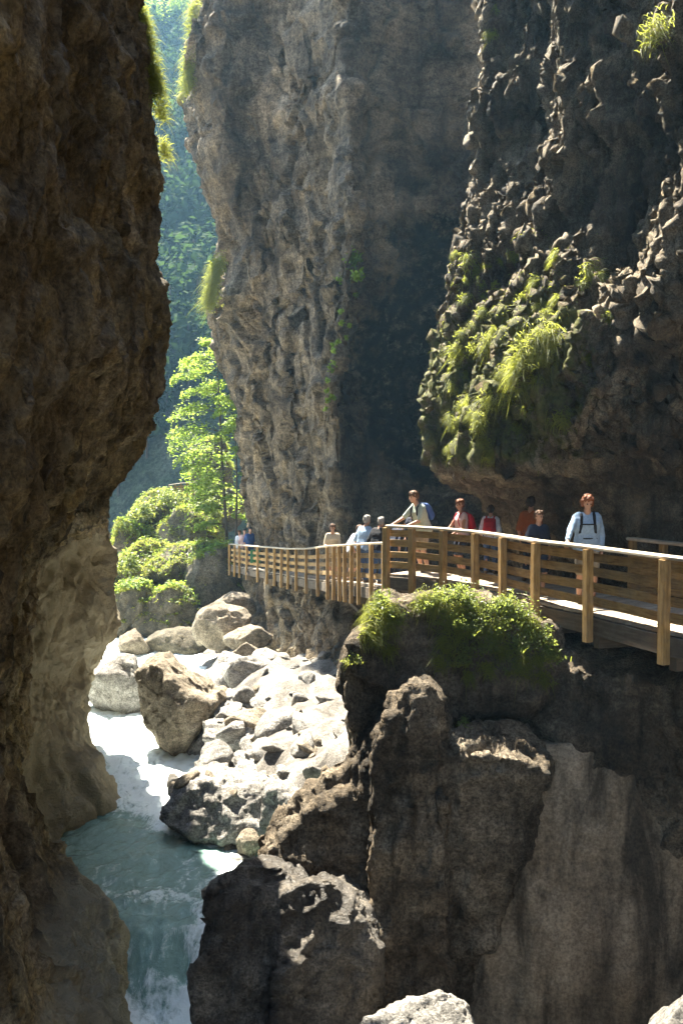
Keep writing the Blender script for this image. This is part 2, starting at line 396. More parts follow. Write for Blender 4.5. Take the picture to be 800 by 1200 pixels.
edge = [(0, 160), (60, 176), (100, 182), (150, 189), (185, 193), (230, 185), (262, 177), (300, 178), (330, 176), (355, 190), (400, 195), (430, 200), (455, 198), (490, 187)]
for py, px in edge:
    Y = YU; xx = X(px, Y); rows.append(L_row(zof(py, Y), px, Y, (-3.4, X(px - 60, 14), X(px - 24, 16), xx - .1), **SHADOW_BACK))
rows += [L_row(zof(528, 19), 165, 19, (-3.45, -3.7, -3.75, -3.8), (-7.9, 30), (-2.6, 3)),
         L_row(zof(562, 19.6), 141, 19.6, (-3.5, -4.0, -4.15, -4.3), (-7.9, 30), (-2.4, 2.6)),
         L_row(zof(590, 19.6), 127, 19.6, (-3.55, -4.3, -4.45, -4.6), (-7.9, 30), (-2.4, 2.6)),
         L_row(zof(628, 28), 123, 28, (-3.65, -4.9, -5.8, -6.9), (-15, 34), (-1.5, 2)),
         L_row(zof(650, 28), 126, 28, (-3.7, -5.1, -5.9, -7.0), (-15, 34), (-1.5, 2)),
         L_row(zof(700, 28), 134, 28, (-3.8, -5.3, -6.1, -7.05), (-15, 34), (-1.5, 2)),
         L_row(zof(742, 28), 133, 28, (-3.7, -5.2, -6.2, -7.15), (-15, 34), (-1.5, 2)),
         L_row(zof(765, 28), 114, 28, (-3.5, -4.8, -6.1, -7.15), (-15, 34), (-1.5, 2)),
         L_row(zof(800, 28), 103, 28, (-3.3, -4.2, -5.9, -6.6), (-15, 34), (-1.5, 2)),
         L_row(1.4, 93, 28, (-3.1, -3.6, -5.7, -6.35), (-15, 34), (-1.5, 2)),
         L_row(.75, 86, 28, (-2.9, -3.4, -5.6, -5.75), (-15, 34), (-1.5, 2)),
         L_row(.1, 80, 28, (-2.8, -3.25, -5.55, -5.5), (-15, 34), (-1.5, 2)),
         L_row(-2.5, 74, 28, (-2.7, -3.1, -5.5, -5.4), (-15, 34), (-1.5, 2))]
def dL1(p, n):
    q = p * (.32, .32, .2) + .5 * np.stack([fbm(p * .4, 2), fbm(p * .4 + 9, 2), fbm(p * .4 + 19, 2)], 1)
    fade = .35 + .65 * sstep(0, 1, (p[:, 1] - 4) / 6)
    return fade * (ridged(q * 1.6, 3) * .2 + fbm(p * (.5, .5, .6), 3) * .18) - .05
def dL2(p, n):
    t = sstep(9.5, 7.5, p[:, 2]) * sstep(22, 25, p[:, 1])
    return (blocky(p * (.8, .8, .45), 2) * .1 + ridged(p * (1.6, 1.6, .6), 4) * .07 + fbm(p * 4.2, 4) * .04) * (1 - .55 * t)
def dL3(p, n): return fbm(p * 9, 3) * .022 + ridged(p * (5, 5, 2.2), 3) * .016 + .02 * blocky(p * 4, 1)
cliff_left = loft('cliff_left', rows, [4, 6, 10, 30, 110, 140, 60, 60, 90, 110, 40, 20, 10], zsteps((-2.5, 18.5, .05), (18.5, 34, .6)), [dL1, dL2, dL3], M_LEFT, 4, 3, {'washed_bounce': lambda p, n: np.maximum(sstep(7.6, 6.4, p[:, 2] - .25 * (p[:, 1] - 27)) * sstep(21.5, 23.5, p[:, 1] + .5 * (5 - p[:, 2])) , .75 * sstep(2.6, 1.6, p[:, 2]))})  # paler mask: bounce light painted on the panel, washed rock at the foot

# ---- middle cliff beyond the walkway
def M_row(z, e, Ye, a, b, c, rdg, d, f, g):
    """(px, Y) of left edge, three face points, ridge and three recess points"""
    q = [(X(px, Y), Y) for px, Y in ((e, Ye), a, b, c, rdg, d, f, g)]
    return (z, q + [(9, 33), (26, 33), (26, 72), (5, 72), (q[0][0] + 1.6, Ye + 9), (q[0][0] + .1, Ye + 3)])
rows = [M_row(30.5, 245, 45, (265, 41), (320, 38), (360, 36.5), (405, 35), (450, 34.5), (510, 34), (575, 33))]
for py, e, rx, rY, rec in [(0, 230, 405, 34.5, 0), (50, 221, 405, 34.2, .1), (100, 220, 405, 34, .2), (150, 238, 407, 33.8, .3), (200, 250, 408, 33.2, .5), (250, 261, 410, 32.7, .8), (285, 266, 410, 32.2, 1),
                      (300, 256, 410, 32, 1), (340, 244, 408, 31.7, 1), (380, 248, 404, 31.7, 1), (400, 260, 402, 31.8, 1), (440, 271, 398, 32, 1), (480, 279, 392, 32.6, 1), (560, 283, 396, 33.2, .9), (620, 288, 410, 33, .8)]:
    Ye = 43 + 4 * py / 620
    rows.append(M_row(zof(py, 40), e, Ye, (e + 24, Ye - 3.5), (330 - .02 * (620 - py), 40.2), (366, 37.4), (rx, rY), (430, rY + 1.0 + 1.2 * rec), (495, rY + 1.2 + 2.2 * rec), (575, rY + .5 + 1.8 * rec)))
rows += [M_row(4.4, 290, 47, (306, 44), (335, 40), (372, 36.4), (414, 32.2), (440, 32.0), (500, 32.5), (575, 32)),
         M_row(3.6, 292, 46, (312, 42.5), (335, 37.6), (372, 33.6), (412, 30.2), (440, 30), (500, 31), (575, 31)),
         M_row(2.0, 292, 45.5, (314, 41.5), (338, 36.6), (376, 32.4), (414, 29.3), (445, 29), (500, 30), (575, 30)),
         M_row(-1, 285, 45, (308, 41), (334, 36), (376, 31.6), (416, 28.6), (450, 28), (500, 29), (575, 29))]
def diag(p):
    """1 below the diagonal shadow edge, put into colour and relief as the dark mossy recess (view coordinates)"""
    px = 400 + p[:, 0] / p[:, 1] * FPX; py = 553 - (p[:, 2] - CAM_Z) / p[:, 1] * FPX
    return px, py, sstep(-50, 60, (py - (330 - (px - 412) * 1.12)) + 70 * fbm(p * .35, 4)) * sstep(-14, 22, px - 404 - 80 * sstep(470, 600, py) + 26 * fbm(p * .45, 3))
def dM1(p, n):
    w = np.stack([fbm(p * .3, 2), fbm(p * .3 + 9, 2), fbm(p * .3 + 19, 2)], 1)
    return ridged(p * (.2, .2, .09) + w * .7, 2) * .36 + fbm(p * (.5, .5, .2), 2) * .32
def dM2(p, n):
    px, py, m = diag(p); w = np.stack([fbm(p * .35, 3), fbm(p * .35 + 9, 3), fbm(p * .35 + 19, 3)], 1)
    a, c = p[:, 0] * .86 + p[:, 2] * .5, p[:, 2] * .86 - p[:, 0] * .5      # along and across the foliation
    q = np.stack([a * .9, p[:, 1] * .5, c * .16], 1) + w * .55
    planes = blocky(np.stack([a * .5, p[:, 1] * .4, c * .14], 1) + w * .3, 1) * .5 + blocky(np.stack([p[:, 0] * .9, p[:, 1] * .6, p[:, 2] * .22], 1) + w * .3, 2) * .07
    g = perlin(np.stack([p[:, 0] * .42 + p[:, 2] * .08, p[:, 1] * .3, p[:, 2] * .06], 1) + w * .35)
    crack = -.3 * np.exp(-(g / .035) ** 2) - .16 * np.exp(-(perlin(q * .8 + 31) / .03) ** 2)
    return planes * (1 - .4 * m) + ridged(q * (1.5, 1.5, .7), 4) * .04 + crack * (1 - m) + fbm(p * (1.8, 1.8, 1.), 3) * .035 - .7 * m * sstep(.1, .9, m)
def dM3(p, n):
    px, py, m = diag(p); return fbm(p * 6.5, 3) * .03 + ridged(p * (.9, .9, 2.6), 3) * .03 + m * (fbm(p * 1.6, 4) * .16 + ridged(p * (3, 3, 2), 3) * .06)
def moss_shadeM(p, n):  # moss that also paints in the shade below the diagonal edge
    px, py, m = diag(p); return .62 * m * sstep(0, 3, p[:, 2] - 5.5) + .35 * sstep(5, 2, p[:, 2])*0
cliff_middle = loft('cliff_middle', rows, [50, 70, 90, 80, 80, 70, 60, 20, 8, 6, 6, 12, 20, 40], zsteps((-1, 27, .085), (27, 30.5, .5)), [dM1, dM2, dM3], M_MID, 9, 1, {'moss': moss_shadeM})

# ---- right cliff: sunlit tufa wall with an overhanging lip above the walkway
inw = np.array([.88, .47])
def lip_off(t): return float(np.interp(t, [0, .06, .2, .6, 1.2, 2.2, 3.0], [0, .35, .75, 1.35, 1.9, 2.3, 2.3]))
def R_row(z, e):
    base = [(X(e, 23), 23, 7.85), (X(e + 30, 22), 22, 7.85), (X(e + 72, 20.9), 20.9, 7.9), (X(665, 19.0), 19.0, 8.15), (X(712, 17.8), 17.8, 8.5), (X(760, 16.6), 16.6, 9.0), (X(812, 15.3), 15.3, 9.7), (6.9, 13, 10.6), (7.2, 6, 11.), (7.2, -14, 11)]
    q = []
    for k, (x, y, lz) in enumerate(base):
        o = lip_off(lz - z) - (0, .25, .75, .95, .8, .5, .2, 0, 0, 0)[k] * float(1 - sstep(lz, lz + 5.5, z)) - (0, .03, .07, .08, .08, .08, .05, 0, 0, 0)[k] * max(0, 14 - max(z, lz)); q.append((x + .88 * o, y + .47 * o))
    o = lip_off(7.85 - z)
    return (z, q + [(32, -14), (32, 33.5), (11, 33.5), (X(e, 23) + 2.2 + o * .6, 27.5), (X(e, 23) + .5 + o * .8, 24.3)])
rows = [R_row(36, 600), R_row(24, 580)]
for py, e in [(0, 572), (50, 582), (100, 574), (130, 563), (170, 569), (200, 567), (250, 558), (300, 541), (340, 532), (400, 526), (440, 523), (500, 520), (545, 519)]:
    rows.append(R_row(zof(py, 22.5), e))
for z in (7.84, 7.7, 7.5, 7.25, 6.9, 6.4, 5.8, 5.0, 3.0, -2): rows.append(R_row(z, 519))
def up(p): return sstep(7.6, 8.3, p[:, 2] - .1 * (p[:, 0] - 2.3))
def dR1(p, n):
    w = np.stack([fbm(p * .6, 2), fbm(p * .6 + 9, 2), fbm(p * .6 + 19, 2)], 1)
    far = sstep(9, 13, p[:, 1])
    a = ridged(p * (.75, .75, .22) + w * .6, 3) * .34 + fbm(p * (.5, .5, .35), 3) * .4
    return a * (.25 + .75 * up(p)) * (.3 + .7 * far)
def dR2(p, n):
    w = np.stack([fbm(p * (.8, .8, .5), 2), fbm(p * (.8, .8, .5) + 9, 2), .3 * fbm(p * .8 + 19, 2)], 1)
    low = sstep(12.5, 9.5, p[:, 2])
    t = ridged(p * (1.9, 1.9, .26) + w * .6, 3) * .22 + ridged(p * (5.2, 5.2, .6) + w * .8, 3) * .075 + fbm(p * (1.1, 1.1, .3), 3) * (.12 + .12 * low) + low * (ridged(p * (3.4, 3.4, .9) + w, 3) * .09 + blocky(p * (1.6, 1.6, .5), 2) * .12)
    l = ridged(p * (.6, .6, 1.6) + w * .5, 3) * .12 + blocky(p * 1.1, 2) * .12
    u = up(p); return t * u + l * (1 - u)
def dR3(p, n):
    u = up(p); return u * (ridged(p * (11, 11, 3.2), 2) * .025 + blocky(p * (4.2, 4.2, 2.2), 2) * .06 + fbm(p * (12, 12, 5), 3) * .03) + (1 - u) * fbm(p * 6, 3) * .03
def mossR(p, n):
    return np.clip(.5 * sstep(13.2, 10.6, p[:, 2]) * up(p) * (p[:, 1] > 15) * sstep(5.0, 3.6, p[:, 0]) + .1 * up(p), 0, 1)
cliff_right = loft('cliff_right', rows, [70, 90, 90, 70, 70, 60, 40, 20, 10, 4, 4, 6, 20, 16, 40], zsteps((-2, 5, .25), (5, 18.6, .04), (18.6, 36, .5)), [dR1, dR2, dR3], M_TUFA, 2, 3, {'moss': mossR})

# ---- rocks below the walkway
KS = .92
def PK(px, py, Y): return P(px, py, Y * KS)
def box_pts(L):
    """points given as (px, py, Y)"""
    return [PK(*q) for q in L]
def fr(*qs, back=3.0, dz=-.1):
    """front outline points + the same pushed back"""
    a = [PK(*q) for q in qs]; return a + [p + Vector((.25, back, dz)) for p in a]
def dK1(p, n):
    w = np.stack([fbm(p * .5, 2), fbm(p * .5 + 9, 2), fbm(p * .5 + 19, 2)], 1)
    return ridged(p * (.5, .5, .35) + w * .6, 3) * .18 + fbm(p * .8, 3) * .18
def dK2(p, n): return blocky(p * (.9, .9, .7), 2) * .17 + ridged(p * (1.5, 1.5, 1.1), 4) * .09 + fbm(p * 4, 4) * .06
def dK3(p, n): return fbm(p * 10, 3) * .02 + blocky(p * (3.2, 3.2, 2.2), 2) * .035 - .05 * np.exp(-(perlin(p * (.9, .9, .5) + .6 * np.stack([fbm(p * .8, 2)] * 3, 1) + 40) / .025) ** 2)
def flute(p, n): return (ridged(p * (1.6, 1.6, .22) + .3 * np.stack([fbm(p * .6, 2)] * 3, 1), 3) * .12 + ridged(p * (4, 4, 1.2), 3) * .035) * sstep(5.2, 4.4, p[:, 2])
def amp(f, k): return lambda p, n: f(p, n) * k
def dS1(p, n): return fbm(p * (.5, .5, .25), 3) * .18 + ridged(p * (.9, .9, .16), 3) * .1
def dS2(p, n): return fbm(p * (2.5, 2.5, .5), 3) * .03 + fbm(p * 6, 3) * .014
# wall of layered rock under the boards, running off to the right
KS = .965
wall_low = hulls('rock_wall', [
    [PK(500, 755, 17.3), PK(560, 750, 17.2), PK(650, 778, 16.9), PK(720, 797, 16.4), PK(840, 815, 15.4), PK(980, 830, 12.5), PK(500, 900, 17.2), PK(600, 930, 16.9), PK(700, 925, 16.5), PK(830, 900, 15.6), PK(980, 960, 13.2),
     Vector((9, 21, 5.2)), Vector((3, 24, 5.0)), Vector((9, 21, 1)), Vector((3, 24, 1)), Vector((9, 11, 5.2)), Vector((9, 11, 1))],
    [PK(440, 850, 17.2), PK(560, 850, 17), PK(700, 880, 16.8), Vector((8, 16, 3)), PK(430, 1250, 16.6), PK(560, 1250, 16.4), PK(700, 1300, 16.2), Vector((8, 15.5, -2)), Vector((8, 24, 3)), Vector((1, 24, 3)), Vector((8, 24, -2)), Vector((.6, 24, -2))],
    [Vector((7, 13, 5.4)), Vector((6.6, -14, 5.6)), Vector((10, -14, 6)), Vector((10, 13, 6)), Vector((6.0, 13, -2)), Vector((5.2, -14, -2)), Vector((10, -14, -2)), Vector((10, 13, -2))],
    ], .06, [amp(dK1, .7), amp(dK2, .7), dK3], M_LOW)
KS = .92
slab = hulls('rock_slab', [
    [P(585, 905, 14.5), P(640, 880, 14.6), P(720, 868, 14.6), P(830, 850, 14.3), P(525, 1000, 14.4), P(500, 1130, 14.2), P(490, 1280, 14.0), P(640, 1280, 13.7), P(740, 1280, 13.6), P(860, 1280, 13.4), P(860, 1000, 13.8), P(660, 1000, 14.2), P(760, 980, 14.1),
     Vector((7, 17, 4)), Vector((2.5, 18, 3.4)), Vector((7, 17, -2)), Vector((1.4, 18, -2))]], .05, [dS1, dS2], M_SLAB, smooth=12)
KS = .87
# rib descending to the left: its back, a sloping strip, faces the sun
RA = [(468, 768), (440, 826), (408, 876), (370, 914), (325, 950), (296, 982)]; RB = [(508, 806), (474, 842), (450, 892), (434, 930), (372, 952), (316, 1000)]
RIB = []
for k in range(5):
    q = []
    for i in (k, k + 1):
        q += [PK(*RA[i], 16.9), PK(*RA[i], 16.9) + Vector((.2, .5, -.6)), PK(*RB[i], 16.0), PK(RB[i][0], 1270, 15.2), PK(RB[i][0], 1270, 16.9)]
    RIB.append(q)
outcrop = hulls('rock_outcrop', [
    [PK(425, 735, 17.0), PK(455, 700, 17.2), PK(520, 700, 17.2), PK(600, 705, 17.4), PK(648, 735, 17.3), PK(655, 790, 17.0), PK(620, 830, 16.8), PK(500, 840, 16.6), PK(430, 800, 16.6), PK(405, 765, 17.0),
     PK(450, 705, 19.5), PK(600, 712, 20.0), PK(660, 770, 19.5), PK(420, 780, 19.5), PK(470, 850, 19), PK(640, 850, 19), PK(560, 690, 18.5)],
    [PK(405, 760, 17.1), PK(440, 735, 17.0), PK(448, 860, 17.0), PK(425, 870, 17.2), PK(412, 820, 17.2), PK(405, 770, 19), PK(440, 740, 19), PK(448, 870, 19), PK(420, 870, 19)],
    # pillar
    fr((486, 796, 15.7), (458, 830, 15.6), (438, 880, 15.5), (440, 960, 15.3), (436, 1100, 15.0), (430, 1280, 14.6), (533, 1280, 14.4), (528, 1100, 14.8), (526, 960, 15.1), (516, 860, 15.4), (504, 808, 15.6)),
    # lit ledge
    [PK(*q) for q in ((512, 864, 16.5), (560, 846, 16.5), (605, 850, 16.4), (640, 886, 16.2), (518, 890, 15.5), (565, 884, 15.3), (612, 892, 15.3), (634, 910, 15.4), (612, 935, 16.1), (585, 1010, 16.05), (556, 1110, 16.0), (538, 1200, 16.0), (520, 1280, 16.2), (515, 1000, 15.7), (520, 900, 17.5), (640, 930, 17.5))],
    ] + RIB, .06, [amp(dK1, .55), amp(dK2, .5), flute, dK3], M_LOW)
KS = .9
front_rock = hulls('river_rock', [
    fr((258, 1030, 14.3), (285, 1012, 14.4), (330, 1010, 14.4), (350, 1030, 14.2), (330, 1100, 13.7), (300, 1260, 13.3), (225, 1260, 13.4), (232, 1120, 13.8), (245, 1070, 14.1), back=1.8, dz=-.75),
    fr((330, 1045, 14.0), (360, 1027, 14.1), (392, 1030, 14.1), (412, 1050, 14.1), (432, 1075, 14.0), (440, 1130, 13.8), (440, 1270, 13.2), (320, 1270, 13.0), (320, 1120, 13.5), back=1.5, dz=-.6)],
    .05, [amp(dK1, .45), amp(dK2, .6), dK3], M_WET)
tag(front_rock, 'big dark wet rock standing in the river below the pillar', 'rock')
near_rock = hulls('river_rock', [
    fr((420, 1198, 11.6), (470, 1172, 11.8), (512, 1156, 11.9), (545, 1172, 11.8), (560, 1215, 11.4), (540, 1330, 11.), (420, 1330, 10.8), back=1.6, dz=-1.1)], .045, [amp(dK2, .4), amp(dK3, .8)], M_PALE)
tag(near_rock, 'pale sunlit rock at the bottom edge below the pillar', 'rock')
corner_rock = hulls('river_rock', [
    fr((772, 1205, 10.4), (800, 1165, 10.6), (850, 1150, 10.6), (900, 1320, 10.), (760, 1320, 10.), back=1.6, dz=-1.1)], .05, [amp(dK2, .3)], M_PALE)
tag(corner_rock, 'pale sunlit rock cut off by the bottom right corner', 'rock')
for o in (cliff_left, cliff_middle, cliff_right, wall_low, slab, outcrop): tag(o, kind='structure')

# ---- far valley side
hx = np.linspace(-150, 120, 136); hy = np.linspace(72, 420, 140)
GX, GY = np.meshgrid(hx, hy); p = np.stack([GX.ravel(), GY.ravel(), 0 * GX.ravel()], 1)
def hill_z(x, y):
    q = np.stack([x, y, 0 * x], 1)
    t = y - 80 + .12 * x + 10 * fbm(q * .02, 3)
    return 1.5 + np.where(t > 0, 1.1 * t, .2 * t) * 1.0 - .0016 * np.maximum(t, 0) ** 2 + 5 * fbm(q * .045, 4) + 1.5 * fbm(q * .2, 3)
V = np.stack([p[:, 0], p[:, 1], hill_z(p[:, 0], p[:, 1])], 1); nx = len(hx); i = np.arange(len(hy) - 1)[:, None] * nx; j = np.arange(nx - 1)[None]
F = np.stack([i + j, i + j + 1, i + nx + j + 1, i + nx + j], -1).reshape(-1, 4)
M_HILL = rock_mat('hillside_ground', (.03, .045, .02), (.05, .07, .03), (.11, .12, .08), streak=0, scale=.12, bump=1., crack=0)
hillside = tag(link('hillside', mesh_np('hillside', V, F), M_HILL), kind='structure')

# ---- sunlit damp air in the gorge
def haze(density):
    bm = bmesh.new(); bmesh.ops.create_cube(bm, size=1.0)
    for v in bm.verts: v.co = Vector((v.co.x * 840, 110 + v.co.y * 660, -4 + (v.co.z + .5) * 215))
    me = bpy.data.meshes.new('haze'); bm.to_mesh(me); bm.free()
    s = N('haze'); q = s.n('VolumePrincipled'); q.inputs['Color'].default_value = (.36, .68, 1, 1); q.inputs['Density'].default_value = density; q.inputs['Anisotropy'].default_value = .35
    s.l(q.outputs[0], s.out.inputs['Volume'])
    return tag(link('haze', me, s.m), kind='stuff')
HAZE = haze(.0005)
# ================================================================== BOULDERS
BVH_GROUND = bvh_of(ground)
def ground_at(x, y):
    r = BVH_GROUND.ray_cast(Vector((x, y, 60)), Vector((0, 0, -1))); return r[0].z if r[0] else -1.
def ico(sub):
    bm = bmesh.new(); bmesh.ops.create_icosphere(bm, subdivisions=sub, radius=1)
    V = np.array([v.co[:] for v in bm.verts], np.float32); F = np.array([[v.index for v in f.verts] for f in bm.faces], np.int32); bm.free(); return V, F
ICO5, ICO6, ICO4 = ico(5), ico(6), ico(4)
def rock_shape(seed, planes=15, base=ICO5, size=(1, 1, 1), rough=1., sharp=24, scale=1.):
    r = np.random.default_rng(seed); U, F = base
    n = r.normal(size=(planes, 3)); n /= np.linalg.norm(n, axis=1, keepdims=True); d = r.uniform(.62, 1.0, planes)
    q = d[None] / np.maximum(U @ n.T, .05); q = np.minimum(q, 1.25)
    rad = -np.log(np.exp(-sharp * q).sum(1) + math.exp(-sharp * 1.1)) / sharp
    V = U * rad[:, None] * np.array(size, np.float32)
    for dim in range(3):   # normalise the extents to the asked size
        lo, hi = V[:, dim].min(), V[:, dim].max(); V[:, dim] = (V[:, dim] - (lo + hi) / 2) * 2 * size[dim] / (hi - lo)
    p = V + seed * 7.3
    nn = U / np.array(size); nn /= np.linalg.norm(nn, axis=1, keepdims=True)
    m = min(size); k = .5 / max(m, .12) ** .5
    D = rough * m * (blocky(p * 1.8 * k / scale, 2) * .16 + ridged(p * 1.5 * k, 4) * .06 + fbm(p * 3.5 * k, 4) * .07 + fbm(p * 12 * k, 2) * .012)
    return V + nn * D[:, None], F
def boulder(bbox, Y, mat, label, seed, depth=.85, rough=1., planes=15, big=False, name='boulder', group=None):
    x0, y0, x1, y1 = bbox; s = Y / FPX
    hx, hz = (x1 - x0) / 2 * s, (y1 - y0) / 2 * s; hy = (hx + hz) / 2 * depth
    V, F = rock_shape(seed, planes, ICO6 if big else ICO5, (hx, hy, hz), rough)
    o = link(name, mesh_np(name, V + [0, 0, hz], F), mat)
    c = P((x0 + x1) / 2, (y0 + y1) / 2, Y); o.location = (c.x, c.y, c.z - hz)
    return tag(o, label, 'boulder' if name == 'boulder' else 'rock', group)

BOULDERS = [
 ((157, 766, 262, 892), 28.2, M_BROWN, 'big brown boulder at the river bend with a jagged top', 11, .9, True),
 ((98, 768, 192, 852), 33, M_PALE, 'pale smooth boulder across the water, beside the left cliff foot', 12, .8, False),
 ((258, 752, 312, 806), 33.5, M_BROWN, 'tilted brown rock behind the big boulder', 17, .8, False),
 ((262, 768, 334, 822), 31, M_PALE, 'long tilted pale slab leaning at the top of the scree', 18, .6, False),
 ((226, 706, 296, 762), 40, M_BROWN, 'rounded tan boulder under the flat slabs below the far boardwalk', 19, .9, False),
 ((242, 694, 300, 724), 42, M_BROWN, 'flat tan slab lying on the rounded tan boulder', 20, .9, False),
 ((262, 732, 322, 762), 38.5, M_BROWN, 'flat brown slab beside the rounded tan boulder', 21, .9, False),
 ((138, 738, 176, 776), 42, M_BROWN, 'small tan boulder at the water below the mossy ones', 22, .9, False),
 ((160, 736, 250, 790), 42.5, M_DKB, 'dark low boulder in the shade under the mossy boulders', 23, .9, False),
 ((276, 972, 306, 1008), 20.3, M_BROWN, 'small round stone standing at the water edge beside the rib', 24, 1, False),
 ((258, 984, 284, 1010), 20.6, M_BROWN, 'narrow brown stone wedged below the angular rock', 25, 1, False),
 ((262, 1004, 300, 1020), 20.0, M_PALE, 'flat bright stone at the waterline under the small round stone', 26, 1, False),
 ((196, 906, 216, 930), 24.5, M_WET, 'dark wet stone breaking the foam left of the angular rock', 27, 1, False),
 ((236, 1036, 274, 1056), 17.6, M_WET, 'reddish wet stone awash in the shaded rapids', 28, 1, False),
 ((344, 776, 392, 828), 31, M_BROWN, 'brown block under the rock foundation of the boardwalk', 30, .9, False),
]
for bb, Y, m, lab, sd, dp, big in BOULDERS: boulder(bb, Y, m, lab, sd, dp, .9, 11, big)

# ---- grass, moss and leaves
def sample(me, n, cond, rng, M=None):
    me.calc_loop_triangles(); T = np.empty(len(me.loop_triangles) * 3, np.int32); me.loop_triangles.foreach_get('vertices', T); T = T.reshape(-1, 3)
    V = coords(me); a, b, c = V[T[:, 0]], V[T[:, 1]], V[T[:, 2]]
    nr = np.cross(b - a, c - a); ar = np.linalg.norm(nr, axis=1) + 1e-12; nr = nr / ar[:, None]
    wgt = ar * cond((a + b + c) / 3, nr); cs = np.cumsum(wgt); k = np.searchsorted(cs, rng.random(n) * cs[-1])
    r1 = np.sqrt(rng.random(n))[:, None]; r2 = rng.random(n)[:, None]
    return a[k] * (1 - r1) + b[k] * r1 * (1 - r2) + c[k] * r1 * r2, nr[k]
def blades(pos, d, L, W, droop, rng, segs=3):
    """grass blades: curved tapering strips. pos (n,3), d initial unit directions"""
    n = len(pos); d = d / (np.linalg.norm(d, axis=1, keepdims=True) + 1e-9)
    side = np.cross(d, rng.normal(size=(n, 3))); side /= np.linalg.norm(side, axis=1, keepdims=True) + 1e-9
    L = np.broadcast_to(L, (n,))[:, None]; W = np.broadcast_to(W, (n,))[:, None]; V = []
    for k in range(segs + 1):
        t = k / segs; c = pos + d * L * t + np.array([0, 0, -1.]) * droop * L * t * t
        wd = side * W * (1 - t * .92); V += [c - wd, c + wd]
    V = np.stack(V, 1); base = np.arange(n)[:, None] * (2 * segs + 2)
    F = np.concatenate([np.stack([base + 2 * k, base + 2 * k + 1, base + 2 * k + 3, base + 2 * k + 2], -1).reshape(-1, 4) for k in range(segs)])
    return V.reshape(-1, 3), F
def leaves(pos, nrm, size, rng, ratio=.55):
    """each leaf a pointed four-sided face folded a little"""
    n = len(pos); nrm = nrm / (np.linalg.norm(nrm, axis=1, keepdims=True) + 1e-9)
    t = np.cross(nrm, rng.normal(size=(n, 3))); t /= np.linalg.norm(t, axis=1, keepdims=True) + 1e-9; b = np.cross(nrm, t)
    s = np.broadcast_to(size, (n,))[:, None] * rng.uniform(.7, 1.3, (n, 1))
    V = np.stack([pos - t * s, pos + b * s * ratio + nrm * s * .15, pos + t * s, pos - b * s * ratio + nrm * s * .15], 1)
    return V.reshape(-1, 3), np.arange(4 * n).reshape(-1, 4)
def moss_cover(o, n, L, rng, thr=.35, name='moss', wd=.012):
    cond = lambda c, nr: np.clip((nr[:, 2] - thr) * 3, 0, 1) * (fbm(c * .9 + 3, 3) > -.22)
    p, nr = sample(o.data, n, cond, rng)
    d = nr * .5 + np.array([0, 0, .4]) + rng.normal(size=p.shape) * .45
    V, F = blades(p - nr * .02, d, rng.uniform(.5, 1.3, n) * L, wd, .55, rng, 2)
    return link(name, mesh_np(name, V, F, False), M_GRASS, o)

MOSSY = [
 ((120, 632, 208, 706), 50, 'long mossy boulder nearest the left cliff', 41),
 ((162, 636, 284, 706), 49, 'broad mossy boulder in the middle of the green mound', 42),
 ((124, 682, 186, 748), 46.5, 'mossy boulder low beside the left cliff, dark front', 43),
 ((158, 686, 236, 754), 46, 'large dark-fronted boulder with a mossy cap above the water', 44),
 ((186, 596, 262, 654), 53, 'domed boulder fully wrapped in bright moss', 45),
 ((150, 574, 232, 632), 56, 'wide mossy boulder at the upper left of the mound', 46),
 ((206, 566, 286, 624), 57, 'mossy boulder under the tree at the top of the mound', 47),
 ((214, 640, 300, 724), 48, 'dark mossy boulder under the end of the far boardwalk', 48),
 ((224, 512, 270, 590), 60, 'tall mossy rock behind the backlit tree', 49),
 ((132, 610, 176, 652), 54, 'small mossy boulder on the left edge of the mound', 50),
]
rg = np.random.default_rng(5)
for bb, Y, lab, sd in MOSSY:
    o = boulder(bb, Y, M_DKB, lab, sd, .9, .9, 14)
    lowb = sd in (43, 44, 48); moss_cover(o, 5200, .22 if lowb else .3, rg, .55 if lowb else .12, wd=.022)
    # herbs and small leaves among the moss
    p, nr = sample(o.data, 700, lambda c, q: np.clip(q[:, 2] - (.7 if lowb else .1), 0, 1), rg)
    V, F = leaves(p + nr * .12 + rg.normal(size=p.shape) * .08, nr + rg.normal(size=p.shape) * .6 + [0, 0, .5], .09, rg)
    link('foliage', mesh_np('foliage', V, F, False), M_LEAF, o)

def angular(pts, label, vox=.055, k=.55):
    r = random.Random(len(label) * 7 + int(pts[0][0])); W = [P(*q) for q in pts]; m = sum(W, Vector()) / len(W)
    M = Matrix.Rotation(r.uniform(-.14, .14), 3, 'X') @ Matrix.Rotation(r.uniform(-.16, .16), 3, 'Y') @ Matrix.Rotation(r.uniform(-.2, .2), 3, 'Z')
    W = [m + M @ (q - m) * .88 + Vector((0, 0, r.uniform(-.02, .02))) for q in W]
    o = hulls('boulder', [W], vox, [amp(dK2, k), amp(dK3, .9)], M_PALE, None, 1); return tag(o, label, 'boulder')
angular([(188, 990, 20.6), (240, 1004, 20.3), (330, 1000, 20.3), (192, 946, 21), (214, 918, 21.4), (240, 930, 20.9), (292, 940, 20.8), (332, 915, 21.4), (226, 878, 24.2), (262, 868, 24.8), (338, 862, 24.6), (372, 880, 23.6), (300, 1000, 24), (370, 980, 23), (215, 960, 24)],
        'large angular sunlit rock jutting into the river below the scree', .05, .8)
angular([(302, 930, 20.9), (344, 945, 20.5), (388, 928, 20.8), (394, 985, 20.4), (300, 985, 20.5), (318, 896, 22.2), (380, 882, 22.5), (400, 880, 23.2), (340, 950, 23)], 'pale sunlit rock behind the descending rib, right of the large angular one', .05)
